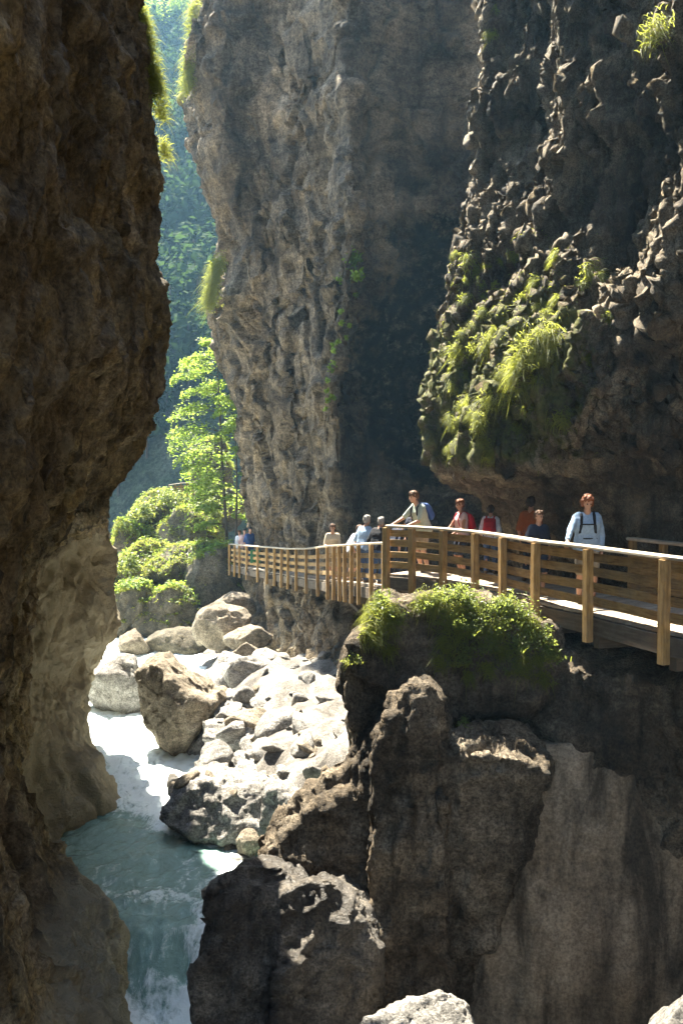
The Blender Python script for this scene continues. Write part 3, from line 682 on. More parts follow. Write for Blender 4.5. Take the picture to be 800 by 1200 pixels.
angular([(234, 874, 25.4), (290, 884, 25.2), (318, 872, 25.2), (232, 850, 26), (300, 856, 25.7), (256, 822, 28.4), (330, 810, 29), (346, 846, 27), (240, 890, 28)], 'long white sunlit slab right of the big brown boulder')
angular([(330, 884, 24.4), (400, 912, 23.6), (436, 908, 23.6), (338, 852, 25.6), (400, 866, 24.8), (436, 858, 24.8), (362, 812, 28.6), (425, 826, 28), (380, 900, 27)], 'broad pale slab low on the scree above the rib')
angular([(318, 838, 28), (390, 846, 27.4), (326, 806, 29.4), (388, 816, 29), (340, 784, 32), (376, 788, 31.6), (360, 850, 31)], 'angular pale block under the rock foundation of the boardwalk')
angular([(244, 846, 27.2), (290, 850, 27.2), (238, 820, 28.4), (282, 800, 29.6), (322, 798, 30), (326, 836, 28), (280, 840, 31)], 'pale sunlit block wedged behind the long white slab')

# ---- loose stones on the bank
protos = [rock_shape(200 + k, 9, ICO4, (.55, .42, .27), 1., 30) for k in range(7)]
pm = [mesh_np('stone', v, f) for v, f in protos]
for m in pm: m.materials.append(M_PALE)
pb = [m.copy() for m in pm]
for m in pb: m.materials.clear(); m.materials.append(M_BROWN)
B_BIG = [bvh_of(o) for o in S.objects if o.name.startswith('boulder') and o.type == 'MESH' and o.data.materials[0] == M_PALE and o.location.length == 0] + [BVH_GROUND]
def rest_z(x, y): return max(r[0].z for r in (t.ray_cast(Vector((x, y, 60)), Vector((0, 0, -1))) for t in B_BIG) if r[0])
k = 0; rs = np.random.default_rng(31)
while k < 150:
    x, y = rs.uniform(-4.6, 1.2), rs.uniform(20.5, 38)
    if x < np.interp(y, *BX) - .1: continue
    px = 400 + x / y * FPX
    if px > 435 or px < 205: continue
    s = rs.choice([.2, .34, .6, .9, 1.25, 1.7], p=[.3, .26, .2, .15, .07, .02])
    o = bpy.data.objects.new('stone', (pm if rs.random() < .7 else pb)[rs.integers(7)]); COL.objects.link(o)
    o.location = (x, y, rest_z(x, y) + .02 * s); o.rotation_euler = (rs.normal() * .5, rs.normal() * .5, rs.uniform(0, 6.3)); o.scale = (s, s * rs.uniform(.8, 1.2), s * rs.uniform(.7, 1.1))
    tag(o, 'loose pale stone lying in the sunlit scree between river and boardwalk', 'stone', 'loose stones of the scree'); k += 1

# ---- grass tufts
def tuft_mesh(seed, n, L, spread, droop):
    """a tuft growing from a wall: local -Y is out of the wall"""
    r = np.random.default_rng(seed); p = r.normal(size=(n, 3)) * [spread, spread * .25, spread]
    d = np.stack([r.normal(size=n) * .55, -np.abs(r.normal(size=n)) * .6 - .25, r.normal(size=n) * .35 + .55], 1)
    V, F = blades(p, d, r.uniform(.5, 1.25, n) * L, .011, droop, r, 4)
    m = mesh_np('grass_tuft', V, F, False); m.materials.append(M_GRASS); return m
TUFT = [tuft_mesh(60 + k, 170, .34, .1, 1.0) for k in range(3)] + [tuft_mesh(70 + k, 330, .5, .2, 1.05) for k in range(2)]
B_R, B_L, B_M, B_O = bvh_of(cliff_right), bvh_of(cliff_left), bvh_of(cliff_middle), bvh_of(outcrop)
rt = np.random.default_rng(9)
def tuft(loc, n, big, label, group, scale=1.):
    o = bpy.data.objects.new('grass_tuft', TUFT[int(rt.integers(3)) if not big else 3 + int(rt.integers(2))]); COL.objects.link(o)
    o.location = loc; o.rotation_euler = (0, rt.normal() * .25, math.atan2(n.x, -n.y)); o.scale = (scale,) * 3
    return tag(o, label, 'grass tuft', group)
WALL_TUFTS = [(548, 306, 1), (556, 318, 0), (562, 332, 0), (578, 336, 0), (546, 350, 0), (566, 366, 0), (541, 392, 0), (536, 412, 1), (532, 432, 0), (530, 455, 0), (558, 404, 1), (572, 398, 0), (590, 440, 0), (604, 442, 1), (612, 455, 0), (574, 470, 1), (566, 520, 0), (572, 535, 0), (560, 500, 0), (690, 318, 1), (704, 326, 0), (682, 334, 0), (659, 492, 1), (583, 10, 0), (576, 40, 0), (529, 500, 0), (546, 440, 0), (592, 466, 1), (628, 330, 0), (652, 300, 0), (716, 372, 0), (690, 420, 0), (600, 300, 0), (612, 350, 0), (640, 360, 0), (552, 470, 0), (606, 505, 0), (620, 480, 0)]
for x, y, b in WALL_TUFTS:
    h = hit(x, y, [B_R])
    if h: tuft(h[0], h[1], 0, 'small bright grass tuft hanging on the sunlit tufa wall', 'grass tufts on the tufa wall', .95 if b else .65)
for k in range(60):
    x, y = rt.uniform(524, 655), rt.uniform(296, 545); h = hit(x, y, [B_R])
    if h and h[1].z > -.1 and x < 655 - max(0, y - 470) * 1.1: tuft(h[0], h[1], 0, 'small bright grass tuft hanging on the sunlit tufa wall', 'grass tufts on the tufa wall', rt.uniform(.35, .7))
for (x, y), lab in {(626, 404): 'biggest bright grass clump in the middle of the tufa wall', (644, 398): 'grass clump just right of the biggest one on the tufa wall', (612, 424): 'grass clump just below the biggest one on the tufa wall', (770, 36): 'lone bright grass tuft high on the wall near the top right corner'}.items():
    h = hit(x, y, [B_R]); tuft(h[0], h[1], 1, lab, None, .78 if x < 700 else .6)
for k, (x, y) in enumerate([(164, 14), (170, 38), (176, 62), (180, 84), (184, 104), (187, 128), (192, 176), (168, 26), (182, 94)]):
    tuft(P(x - 2, y, 17.7), Vector((.9, -.4, 0)), 1, 'backlit grass tuft on the upper edge of the dark left cliff', 'grass tufts on the left cliff edge', .55)
for k, (x, y) in enumerate([(254, 312), (250, 325), (247, 340), (245, 352), (252, 318), (248, 346), (222, 64), (220, 82), (218, 100), (226, 30), (228, 12)]):
    tuft(P(x + 3, y, 41.5), Vector((-.7, -.7, 0)), 1, 'sunlit grass tuft on the left edge of the middle cliff', 'grass tufts on the middle cliff edge', 1.15)

# ---- hanging strip of plants on the ridge of the middle cliff
def ridge_plant():
    r = np.random.default_rng(4); pts = []
    for x, y, n, sp in [(418, 300, 150, .14), (412, 314, 160, .13), (407, 328, 90, .09)] + [(404 - .13 * k * 6, 345 + k * 6, 22, .035) for k in range(24)]:
        h = hit(x, y, [B_M]); c = np.array(h[0] + h[1] * .4); pts.append(c + r.normal(size=(n, 3)) * sp)
    p = np.concatenate(pts); V, F = leaves(p, r.normal(size=p.shape) + [0, 0, .6], .07, r)
    o = link('hanging_plant', mesh_np('hanging_plant', V, F, False), M_LEAF)
    tag(o, 'sunlit plant trailing down the ridge of the middle cliff in a thin line', 'plant')
ridge_plant()

# ---- tiny herbs all over the tufa: nobody could count them
def tufa_growth():
    r = np.random.default_rng(8)
    c = lambda q, nr: ((q[:, 2] > 7.9) & (q[:, 2] < 12.8) & (q[:, 1] > 15)).astype(float) * np.clip(.35 + nr[:, 2], 0, 1) * (fbm(q * 1.1, 3) > -.05) * sstep(4.6, 3.2, q[:, 0])
    p, nr = sample(cliff_right.data, 7000, c, r)
    V, F = blades(p, nr * .6 + [0, 0, .3] + r.normal(size=p.shape) * .4, r.uniform(.04, .14, len(p)), .008, 1., r, 2)
    tag(link('ground_cover', mesh_np('ground_cover', V, F, False), M_GRASS), kind='stuff')
tufa_growth()

# ---- bushes on the outcrop
def bush_mesh(seed, R, nleaf, size, grass=60):
    r = np.random.default_rng(seed); st = []; lf = []; ln = []
    for k in range(26):
        a, e = r.uniform(0, 6.28), r.uniform(.25, 1.4); d = np.array([math.cos(a) * math.cos(e), math.sin(a) * math.cos(e), math.sin(e)])
        L = R * r.uniform(.6, 1.25); t = r.uniform(.25, 1, (nleaf // 26, 1)); c = d * L * t; c[:, 2] -= .25 * L * (t[:, 0] ** 2) * math.cos(e)
        lf.append(c + r.normal(size=c.shape) * .055 * R / .4); ln.append(r.normal(size=c.shape) * .7 + [0, 0, .8]); st.append((d, L))
    V, F = leaves(np.concatenate(lf), np.concatenate(ln), size, r, .5)
    D = np.array([s[0] for s in st]); Ls = np.array([s[1] for s in st])
    V2, F2 = blades(np.zeros((26, 3)), D, Ls, .008, .2, r, 3)
    g = r.normal(size=(grass, 3)) * [R * .4, R * .4, 0]; V3, F3 = blades(g, r.normal(size=(grass, 3)) * .5 + [0, -.2, 1], r.uniform(.6, 1.2, grass) * R, .009, .8, r, 4)
    leaf = mesh_np('foliage', V, F, False); leaf.materials.append(M_BUSH)
    stem = mesh_np('stem', V2, F2, False); stem.materials.append(M_BARK)
    gr = mesh_np('grass', V3, F3, False); gr.materials.append(M_GRASS)
    return leaf, stem, gr
BUSH = [bush_mesh(90 + k, [.42, .5, .36, .3][k], [900, 1200, 700, 500][k], [.036, .034, .04, .03][k], [70, 40, 160, 220][k]) for k in range(4)]
def bush(x, y, kind, label, sc=1., group=None, trees=None, lift=0):
    h = hit(x, y, trees or [B_O])
    if not h: return
    o = empty('bush', h[0] - h[1] * .08 + Vector((0, 0, lift)), rt.uniform(0, 6.28)); o.scale = (sc,) * 3
    for m, n in zip(BUSH[kind], ('foliage', 'stem', 'grass')): link(n, m, None, o)
    return tag(o, label, 'bush', group)
LB = 'leafy bush growing on the sunlit top of the outcrop below the railing'
for k, (x, y, kd, sc) in enumerate([(448, 716, 2, .8), (440, 738, 3, .9), (462, 730, 0, .6), (508, 716, 0, .75), (528, 708, 0, .8), (552, 712, 1, .75), (580, 718, 0, .8), (604, 728, 1, .8), (626, 748, 0, .8), (642, 768, 2, .8), (585, 748, 0, .8), (556, 740, 1, .75), (528, 740, 0, .8), (606, 762, 1, .7), (566, 768, 0, .75), (632, 790, 3, .8), (540, 778, 2, .7), (600, 790, 2, .6), (640, 806, 2, .55)]):
    bush(x, y, kd, LB, sc, 'bushes on the outcrop')
for k, (x, y, b, sc) in enumerate([(446, 712, 1, .8), (458, 720, 1, .8), (436, 726, 1, .8), (450, 738, 1, .8), (440, 752, 0, 1), (456, 762, 0, .9), (430, 742, 0, 1), (500, 704, 1, .8), (516, 716, 1, .9), (534, 722, 1, .8), (522, 756, 1, .9), (514, 776, 0, 1), (540, 750, 1, .8), (560, 728, 1, .7), (578, 740, 1, .8), (590, 764, 1, .8), (570, 784, 0, 1), (548, 794, 0, .9), (612, 780, 1, .8), (628, 772, 0, 1), (636, 796, 0, .9), (596, 712, 1, .7), (620, 734, 1, .8)]):
    h = hit(x, y, [B_O])
    if h: tuft(h[0], Vector((h[1].x, min(h[1].y, -.2), 0)), b, 'bright grass tuft among the bushes on the outcrop below the railing', 'grass tufts on the outcrop', sc * .62)
bush(410, 775, 3, 'small grassy plant on the left face of the outcrop', .6)
bush(545, 850, 2, 'small plant in the shade on the pillar face', .35)

# ---- trees
def tube(pts, rad, n=7):
    pts = np.asarray(pts, float); rings = []
    for k in range(len(pts)):
        d = pts[min(k + 1, len(pts) - 1)] - pts[max(k - 1, 0)]; d /= np.linalg.norm(d) + 1e-9
        u = np.cross(d, [.31, .95, .1]); u /= np.linalg.norm(u) + 1e-9; v = np.cross(d, u); a = np.arange(n) / n * 2 * math.pi
        rings.append(pts[k] + rad[k] * (np.cos(a)[:, None] * u + np.sin(a)[:, None] * v))
    V = np.concatenate(rings); F = [[k * n + i, k * n + (i + 1) % n, (k + 1) * n + (i + 1) % n, (k + 1) * n + i] for k in range(len(pts) - 1) for i in range(n)]
    return V, np.array(F)
def join(parts):
    Vs, Fs, o = [], [], 0
    for v, f in parts: Vs.append(v); Fs.append(f + o); o += len(v)
    return np.concatenate(Vs), np.concatenate(Fs)
def tree(base, H, R, label, seed, nl=26, per=260, leaf=.1, mat=None, bias=0., lean=(0, 0), r0=.09, lo=.2, flat=.12, group=None):
    r = np.random.default_rng(seed); root = empty('tree', base); tag(root, label, 'tree', group)
    tp = [np.array([lean[0] * t ** 1.4 + .06 * math.sin(5 * t + seed), lean[1] * t, H * t]) for t in np.linspace(0, .97, 9)]
    wood = [tube(tp, np.linspace(r0, r0 * .15, 9))]; lp, lnn = [], []
    for k in range(nl):
        t = lo + (1 - lo) * (k + r.random()) / nl; b = np.array([np.interp(t, np.linspace(0, .97, 9), [q[c] for q in tp]) for c in range(3)])
        a = r.uniform(0, 6.28) if r.random() > bias else math.pi + r.normal() * .6
        L = R * (.35 + .65 * math.sin(math.pi * min(1, (1.05 - t) / (1.05 - lo) * .75 + .12))) * r.uniform(.7, 1.15)
        d = np.array([math.cos(a), math.sin(a), 0]); s = np.linspace(0, 1, 6)[:, None]
        pts = b + d * L * s + np.array([0, 0, 1.]) * L * (.35 * s - .45 * s * s); wood.append(tube(pts, np.linspace(r0 * .35 * (1.1 - t * .6), .006, 6), 5))
        n = per; u = r.uniform(.2, 1.05, n) ** .8; c = b + d * L * u[:, None] + np.array([0, 0, 1.]) * (L * (.35 * u - .45 * u * u))[:, None]
        sd = np.cross(d, [0, 0, 1]); c = c + sd * (r.normal(size=n) * .3 * L * (1.15 - u) * u * 1.6)[:, None] + np.stack([0 * u, 0 * u, r.normal(size=n) * flat * L * .5], 1)
        lp.append(c); lnn.append(r.normal(size=(n, 3)) * .45 + [0, 0, 1])
    V, F = join(wood); link('trunk', mesh_np('trunk', V, F), M_BARK, root)
    V, F = leaves(np.concatenate(lp), np.concatenate(lnn), leaf, r, .55); link('crown', mesh_np('crown', V, F, False), mat or M_LEAF, root)
    return root
tree(P(266, 640, 49), 10.3, 2.6, 'backlit light green tree standing against the edge of the middle cliff', 3, 36, 290, .085, M_LEAF, .5, (-.6, 0), .1, .1)
tree(P(278, 636, 47.5), 7.2, 1.3, 'slim dark-stemmed young tree beside the far end of the boardwalk', 5, 12, 120, .08, M_LEAF, .3, (-.2, 0), .06, .25)
for (x, y, kd, lab) in [(236, 664, 0, 'leafy bush on the mound left of the far boardwalk end'), (258, 690, 1, 'leafy bush just under the far boardwalk end'), (200, 590, 0, 'leafy bush in front of the far railing'), (250, 606, 1, 'leafy bush at the foot of the backlit tree'), (268, 660, 2, 'grassy bush behind the far boardwalk end'), (150, 668, 2, 'grassy bush on the long mossy boulder'), (290, 690, 0, 'bush in the shade under the far boardwalk'), (216, 640, 0, 'leafy bush between the broad mossy boulder and the mossy dome'), (180, 640, 1, 'leafy bush above the long mossy boulder'), (215, 684, 0, 'leafy bush in the dip between the two low mossy boulders and the broad one'), (166, 606, 2, 'grassy bush in front of the wide upper mossy boulder')]:
    p = P(x, y, 48 if y > 640 else 54); o = empty('bush', p, 1.); o.scale = (2.2,) * 3
    for m, n in zip(BUSH[kd], ('foliage', 'stem', 'grass')): link(n, m, None, o)
    tag(o, lab, 'bush')

# ---- wood on the far valley side
B_H = bvh_of(hillside)
def forest():
    r = np.random.default_rng(12); LP, LN, LS, W = [], [], [], []
    k = 0
    while k < 520:
        y = r.uniform(88, 235); px = r.uniform(85, 330); x = (px - 400) / FPX * y
        h = B_H.ray_cast(Vector((x, y, 300)), Vector((0, 0, -1)))
        if h[0] is None: continue
        k += 1; H = r.uniform(6, 13); R = H * r.uniform(.2, .32); n = 170
        d = r.normal(size=(n, 3)); d /= np.linalg.norm(d, axis=1, keepdims=True); q = r.random((n, 1)) ** .4
        c = np.array(h[0]) + [0, 0, H * .62] + d * q * [R, R, H * .4] + r.normal(size=(n, 3)) * .25
        LP.append(c); LN.append(d + r.normal(size=(n, 3)) * .5 + [0, 0, .5]); LS.append(np.full(n, r.uniform(.32, .55)))
        if r.random() < .6: W.append(tube([np.array(h[0]) - [0, 0, 1], np.array(h[0]) + [0, 0, H * .8]], [.16, .07], 5))
    V, F = leaves(np.concatenate(LP), np.concatenate(LN), np.concatenate(LS), r, .7)
    o = tag(link('forest', mesh_np('forest', V, F, False), M_FOREST), kind='stuff')
    V, F = join(W); tag(link('forest_trunks', mesh_np('forest_trunks', V, F), M_BARK), kind='stuff')
forest()
for k, (x, y, H, lab) in enumerate([(176, 70, 11, 'pale hazy tree high on the valley side, next to the left cliff edge'), (205, 72, 12, 'broad hazy tree at the top of the gap between the cliffs'), (222, 60, 12, 'hazy tree at the top of the gap beside the middle cliff')]):
    h = hit(x, y + 25, [B_H])
    if h: tree(h[0], H, H * .34, lab, 30 + k, 22, 320, .17, M_LEAF if k < 3 else M_FOREST, 0, (.4, 0), .16, .25, .5)
# ================================================================== WOODEN WALKWAY AND RAILINGS
def wood_mat(name, a, b, c, rough=.75, grain=(2.5, 22, 22)):
    s = N(name); v = s.objvec(); at = s.n('UVMap')
    n = s.noise(s.mapv(v, (6, 6, 6)), 1, 5, .6); uv = s.noise(s.mapv(at.outputs[0], (grain[0], grain[1], 1)), 1, 7, .65, .4)
    g = s.n('NewGeometry'); col = s.ramp(uv, [(.3, a), (.5, b), (.72, c)])
    col = s.mix(.45, col, s.ramp(g.outputs['Random Per Island'], [(0, .5), (.5, .9), (1, 1.3)]), 'MULTIPLY')
    col = s.mix(.5, col, s.ramp(n, [(.35, .6), (.6, 1.1)]), 'MULTIPLY')
    col = s.mix(s.ramp(s.noise(s.mapv(v, (1.3, 1.3, 1.3)), 1, 6, .7, .6), [(.45, 0), (.66, .35)]), col, (.2, .18, .15))
    return s.done(col, rough, s.bump(uv, .35, .01), .3)
M_WOOD = wood_mat('golden_timber', (.17, .095, .03), (.37, .23, .08), (.5, .33, .14))
M_RAIL = wood_mat('handrail_timber', (.3, .24, .17), (.5, .43, .33), (.6, .53, .43), .6)
M_DECK = wood_mat('deck_timber', (.22, .18, .13), (.36, .3, .23), (.46, .4, .32), .7)
M_BEAM = wood_mat('weathered_timber', (.07, .055, .038), (.13, .1, .07), (.2, .16, .11), .85)
M_STEEL = N('galvanised_steel').done((.3, .31, .32), .45, None, .5, Metallic=.7)

class MB:
    def __init__(s): s.V, s.F, s.UV = [], [], []
    def bar(s, a, b, w, h, up=Vector((0, 0, 1)), bev=.006):
        """a box from a to b, w wide, h high, edges chamfered, uv along the grain"""
        a, b = Vector(a), Vector(b); d = (b - a); L = d.length; d.normalize()
        sd = d.cross(up); sd = sd.normalized() if sd.length > 1e-4 else Vector((1, 0, 0)); u = sd.cross(d)
        c = bev; sec = [(-w/2+c, -h/2), (w/2-c, -h/2), (w/2, -h/2+c), (w/2, h/2-c), (w/2-c, h/2), (-w/2+c, h/2), (-w/2, h/2-c), (-w/2, -h/2+c)]
        o = len(s.V)
        for e in (a, b):
            for x, y in sec: s.V.append(e + sd * x + u * y)
        r = random.random() * 9; per = [0, w, w + c, w + h, w + h + c, 2*w + h, 2*w + h + c, 2*w + 2*h, 2*w + 2*h + c]
        for i in range(8):
            j = (i + 1) % 8; s.F.append((o + i, o + j, o + 8 + j, o + 8 + i)); s.UV += [(r, r + per[i]), (r, r + per[i + 1]), (r + L, r + per[i + 1]), (r + L, r + per[i])]
        s.F.append(tuple(o + i for i in range(7, -1, -1))); s.UV += [(r, r)] * 8
        s.F.append(tuple(o + 8 + i for i in range(8))); s.UV += [(r, r)] * 8
        return s
    def build(s, name, mat, parent=None, origin=None):
        me = bpy.data.meshes.new(name); og = Vector(origin) if origin is not None else Vector((0, 0, 0))
        me.from_pydata([v - og for v in s.V], [], s.F); uv = me.uv_layers.new(name='UVMap')
        uv.data.foreach_set('uv', np.array(s.UV, np.float32).ravel()); me.validate(); me.update()
        return link(name, me, mat, parent)
def offset(path, w):
    out = []
    for k, p in enumerate(path):
        a = path[max(k - 1, 0)]; b = path[min(k + 1, len(path) - 1)]; d = Vector((b.x - a.x, b.y - a.y, 0)).normalized()
        out.append(Vector((p.x + d.y * w, p.y - d.x * w, p.z)))
    return out
def lin(path, n):
    """resample a polyline by length"""
    L = [0.]
    for a, b in zip(path, path[1:]): L.append(L[-1] + (b - a).length)
    out = []
    for t in np.linspace(0, L[-1], n):
        k = min(max(int(np.searchsorted(L, t)) - 1, 0), len(path) - 2); f = (t - L[k]) / (L[k + 1] - L[k]); out.append(path[k].lerp(path[k + 1], f))
    return out, L[-1]
NEAR = [(5.35, 10.9, 5.86)] + [(X(px, Y), Y, 5.88) for px, Y in [(787, 12.9), (697, 14.6), (634, 15.9), (596, 17.2), (563, 18.3), (524, 19.3), (487, 20.0), (456, 20.4)]]
NEAR = [Vector(p) for p in NEAR]
fx = [270, 291, 318, 340, 362, 388, 425, 452]; fY = [46, 42, 38.5, 35.5, 32, 27, 23.8, 21.3]; fz = [4.62, 4.84, 5.04, 5.22, 5.50, 5.96, 6.25, 6.46]
FARPX = [455, 440, 425, 416, 408.5, 402, 395, 388, 376, 362, 350, 340, 332, 324, 315, 304, 291, 282.5, 276.5, 270.5]
FAR = [Vector((X(px, np.interp(px, fx, fY)), np.interp(px, fx, fY), np.interp(px, fx, fz) - .98)) for px in FARPX]

def walkway(path, width, label, planks=True, brackets=()):
    root = empty('wooden_walkway', path[len(path) // 2]); tag(root, label, 'walkway'); og = root.location
    inner = offset(path, width); oa, L = lin(path, max(2, int(sum((b - a).length for a, b in zip(path, path[1:])) / .15))); ia, _ = lin(inner, len(oa))
    m = MB(); random.seed(4)
    for k in range(len(oa) - 1):
        a = oa[k].lerp(oa[k + 1], .5); b = ia[k].lerp(ia[k + 1], .5); wd = min((oa[k + 1] - oa[k]).length, .2) - .012
        dz = random.uniform(-.003, .003); e = (b - a).normalized() * random.uniform(-.02, .02)
        m.bar(a + Vector((0, 0, -.02 + dz)) + e, b + Vector((0, 0, -.02 + dz)), wd, .04, bev=.004)
    m.build('deck', M_DECK, root, og)
    for pth, s in ((path, 1), (inner, -1)):
        f = MB()
        for a, b in zip(pth, pth[1:]): f.bar(a + Vector((0, 0, -.19)), b + Vector((0, 0, -.19)), .07, .26)
        f.build('side_beam', M_BEAM, root, og)
    for k in range(1, len(path) - 1, 1 if width > 1.55 else 2):
        c = MB(); d = (inner[k] - path[k]).normalized(); c.bar(path[k] + d * .06 + Vector((0, 0, -.42)), inner[k] + d * .3 + Vector((0, 0, -.42)), .14, .2); c.build('cross_beam', M_BEAM, root, og)
    return root
walk1 = walkway(NEAR, 1.6, 'near stretch of the wooden walkway, curving out from the rock wall on the right')
walk2 = walkway(FAR, 1.45, 'far lower stretch of the wooden walkway along the foot of the middle cliff')
def strut(a, b, r, name='brace', root=walk2):
    MB().bar(a, b, r, r).build(name, M_BEAM, root, root.location)
strut(P(393, 688, 27.2), P(421, 716, 24.6), .09)
strut(P(345, 680, 34.6), P(345, 692, 34.9), .2, 'bracket'); strut(P(318, 676, 38.2), P(318, 684, 38.5), .22, 'bracket'); strut(P(292, 671, 41.8), P(292, 678, 42), .22, 'bracket'); strut(P(386, 685, 27), P(386, 695, 27.6), .2, 'bracket'); strut(P(408, 688, 25.2), P(408, 700, 25.8), .16, 'bracket')

def railing(path, label, h=1.0, rows=(.18, .41, .64, .85), bh=.135, post=.12, side=1, drop=.42, rail_w=.17, rail_over=.0, post_idx=None, group=None):
    """posts on the outer side, boards fixed to their inner face, a handrail lying on top"""
    root = empty('wooden_railing', path[len(path) // 2]); tag(root, label, 'railing', group); og = root.location; Z = Vector((0, 0, 1))
    random.seed(11); out = offset(path, -.1 * side); inb = offset(path, .0)
    for k, p in enumerate(out):
        d = path[min(k + 1, len(path) - 1)] - path[max(k - 1, 0)]; d.z = 0; d.normalize()
        t = Vector((random.uniform(-.012, .012), random.uniform(-.012, .012), 0))
        MB().bar(p - Z * drop, p + Z * (h - .035) + t, post, post, d).build('post', M_WOOD, root, og)
    hr = MB(); mid = offset(path, -.045 * side)
    for a, b in zip(mid, mid[1:]):
        e = (b - a).normalized() * .012; hr.bar(a + Z * (h - .005) - e, b + Z * (h - .005) + e, rail_w, .055, bev=.014)
    hr.build('handrail', M_RAIL, root, og)
    for a, b in zip(inb, inb[1:]):
        for z in rows:
            j = [random.uniform(-.012, .012) for _ in range(2)]; e = (b - a).normalized() * .004
            MB().bar(a + Z * (z + j[0]) + e, b + Z * (z + j[1]) - e, .032, bh * random.uniform(.93, 1.05)).build('board', M_WOOD, root, og)
    return root
rail1 = railing(NEAR, 'long near railing of golden timber with four boards between thick posts')
rail2 = railing(FAR, 'far railing of pale timber stepping down along the cliff', .98, (.22, .46, .7), .12, .09, drop=.5, rail_w=.15)
INNER = [Vector(p) for p in [(7.0, 11.0, 5.87), (6.35, 13.0, 5.87), (5.75, 14.7, 5.87), (5.2, 16.1, 5.87), (4.95, 16.9, 5.87)]]
rail3 = railing(INNER, 'shaded inner railing against the rock wall at the right edge', .98, (.2, .45, .7), .15, .11, side=-1)
# distant railing up on the green mound
q = [P(x, y, 56) for x, y in ((198, 581), (205, 580), (212, 579), (219, 578.5), (226, 578), (233, 577.5))]
rail4 = railing(q, 'small distant timber railing half hidden among the green boulders', .62, (.14, .3, .45), .1, .09, drop=.5, rail_w=.14)
green_board = MB().bar(P(299, 660, 41.3), P(299, 644.5, 41.3), .42, .03, Vector((0, 1, 0))).build('board_panel', N('green_paint').done((.03, .13, .06), .6))
tag(green_board, 'small dark green panel standing behind the far railing near its end', 'panel')
# ================================================================== PEOPLE
def flat(name, col, rough=.8, var=.25, sc=30):
    s = N(name); v = s.objvec(); n = s.noise(v, sc, 4, .6); c2 = s.noise(v, 5, 4, .6, .8)
    c = s.mix(var, col, s.ramp(n, [(.3, .5), (.7, 1.4)]), 'MULTIPLY'); c = s.mix(var, c, s.ramp(c2, [(.35, .6), (.65, 1.25)]), 'MULTIPLY')
    return s.done(c, rough, s.bump(c2, .4, .03), .25)
SKIN = flat('skin', (.5, .29, .2), .55, .12); SKIN2 = flat('tanned_skin', (.42, .22, .14), .55, .12)
def sph(c, r, sub=2):
    U, F = SPH[sub]; return [Vector((c[0] + u[0] * r, c[1] + u[1] * r, c[2] + u[2] * r)) for u in U]
SPH = {1: ico(1), 2: ico(2)}
def hull_mesh(bm, items):
    """convex hull around spheres [(centre, radius)...]"""
    b2 = bmesh.new(); vs = [b2.verts.new(p) for c, r in items for p in sph(c, r)]
    r = bmesh.ops.convex_hull(b2, input=vs); bad = [g for g in r['geom_interior'] if isinstance(g, bmesh.types.BMVert)] + [g for g in r['geom_unused'] if isinstance(g, bmesh.types.BMVert)]
    if bad: bmesh.ops.delete(b2, geom=list(set(bad)), context='VERTS')
    t = bpy.data.meshes.new('t'); b2.to_mesh(t); b2.free(); bm.from_mesh(t); bpy.data.meshes.remove(t)
def union(name, groups, voxel, mat, parent, smooth=2):
    bm = bmesh.new()
    for g in groups: hull_mesh(bm, g)
    bmesh.ops.recalc_face_normals(bm, faces=bm.faces)
    me = bpy.data.meshes.new(name); bm.to_mesh(me); bm.free()
    return finish_remesh(name, me, voxel, [], mat, None, smooth, parent)
def ik(a, c, l1, l2, pole):
    a, c = Vector(a), Vector(c); d = c - a; L = min(d.length, (l1 + l2) * .995); d.normalize(); c = a + d * L
    x = (l1 * l1 - l2 * l2 + L * L) / (2 * L); h = math.sqrt(max(l1 * l1 - x * x, 0)); p = Vector(pole) - d * Vector(pole).dot(d); p.normalize()
    return a + d * x + p * h, c
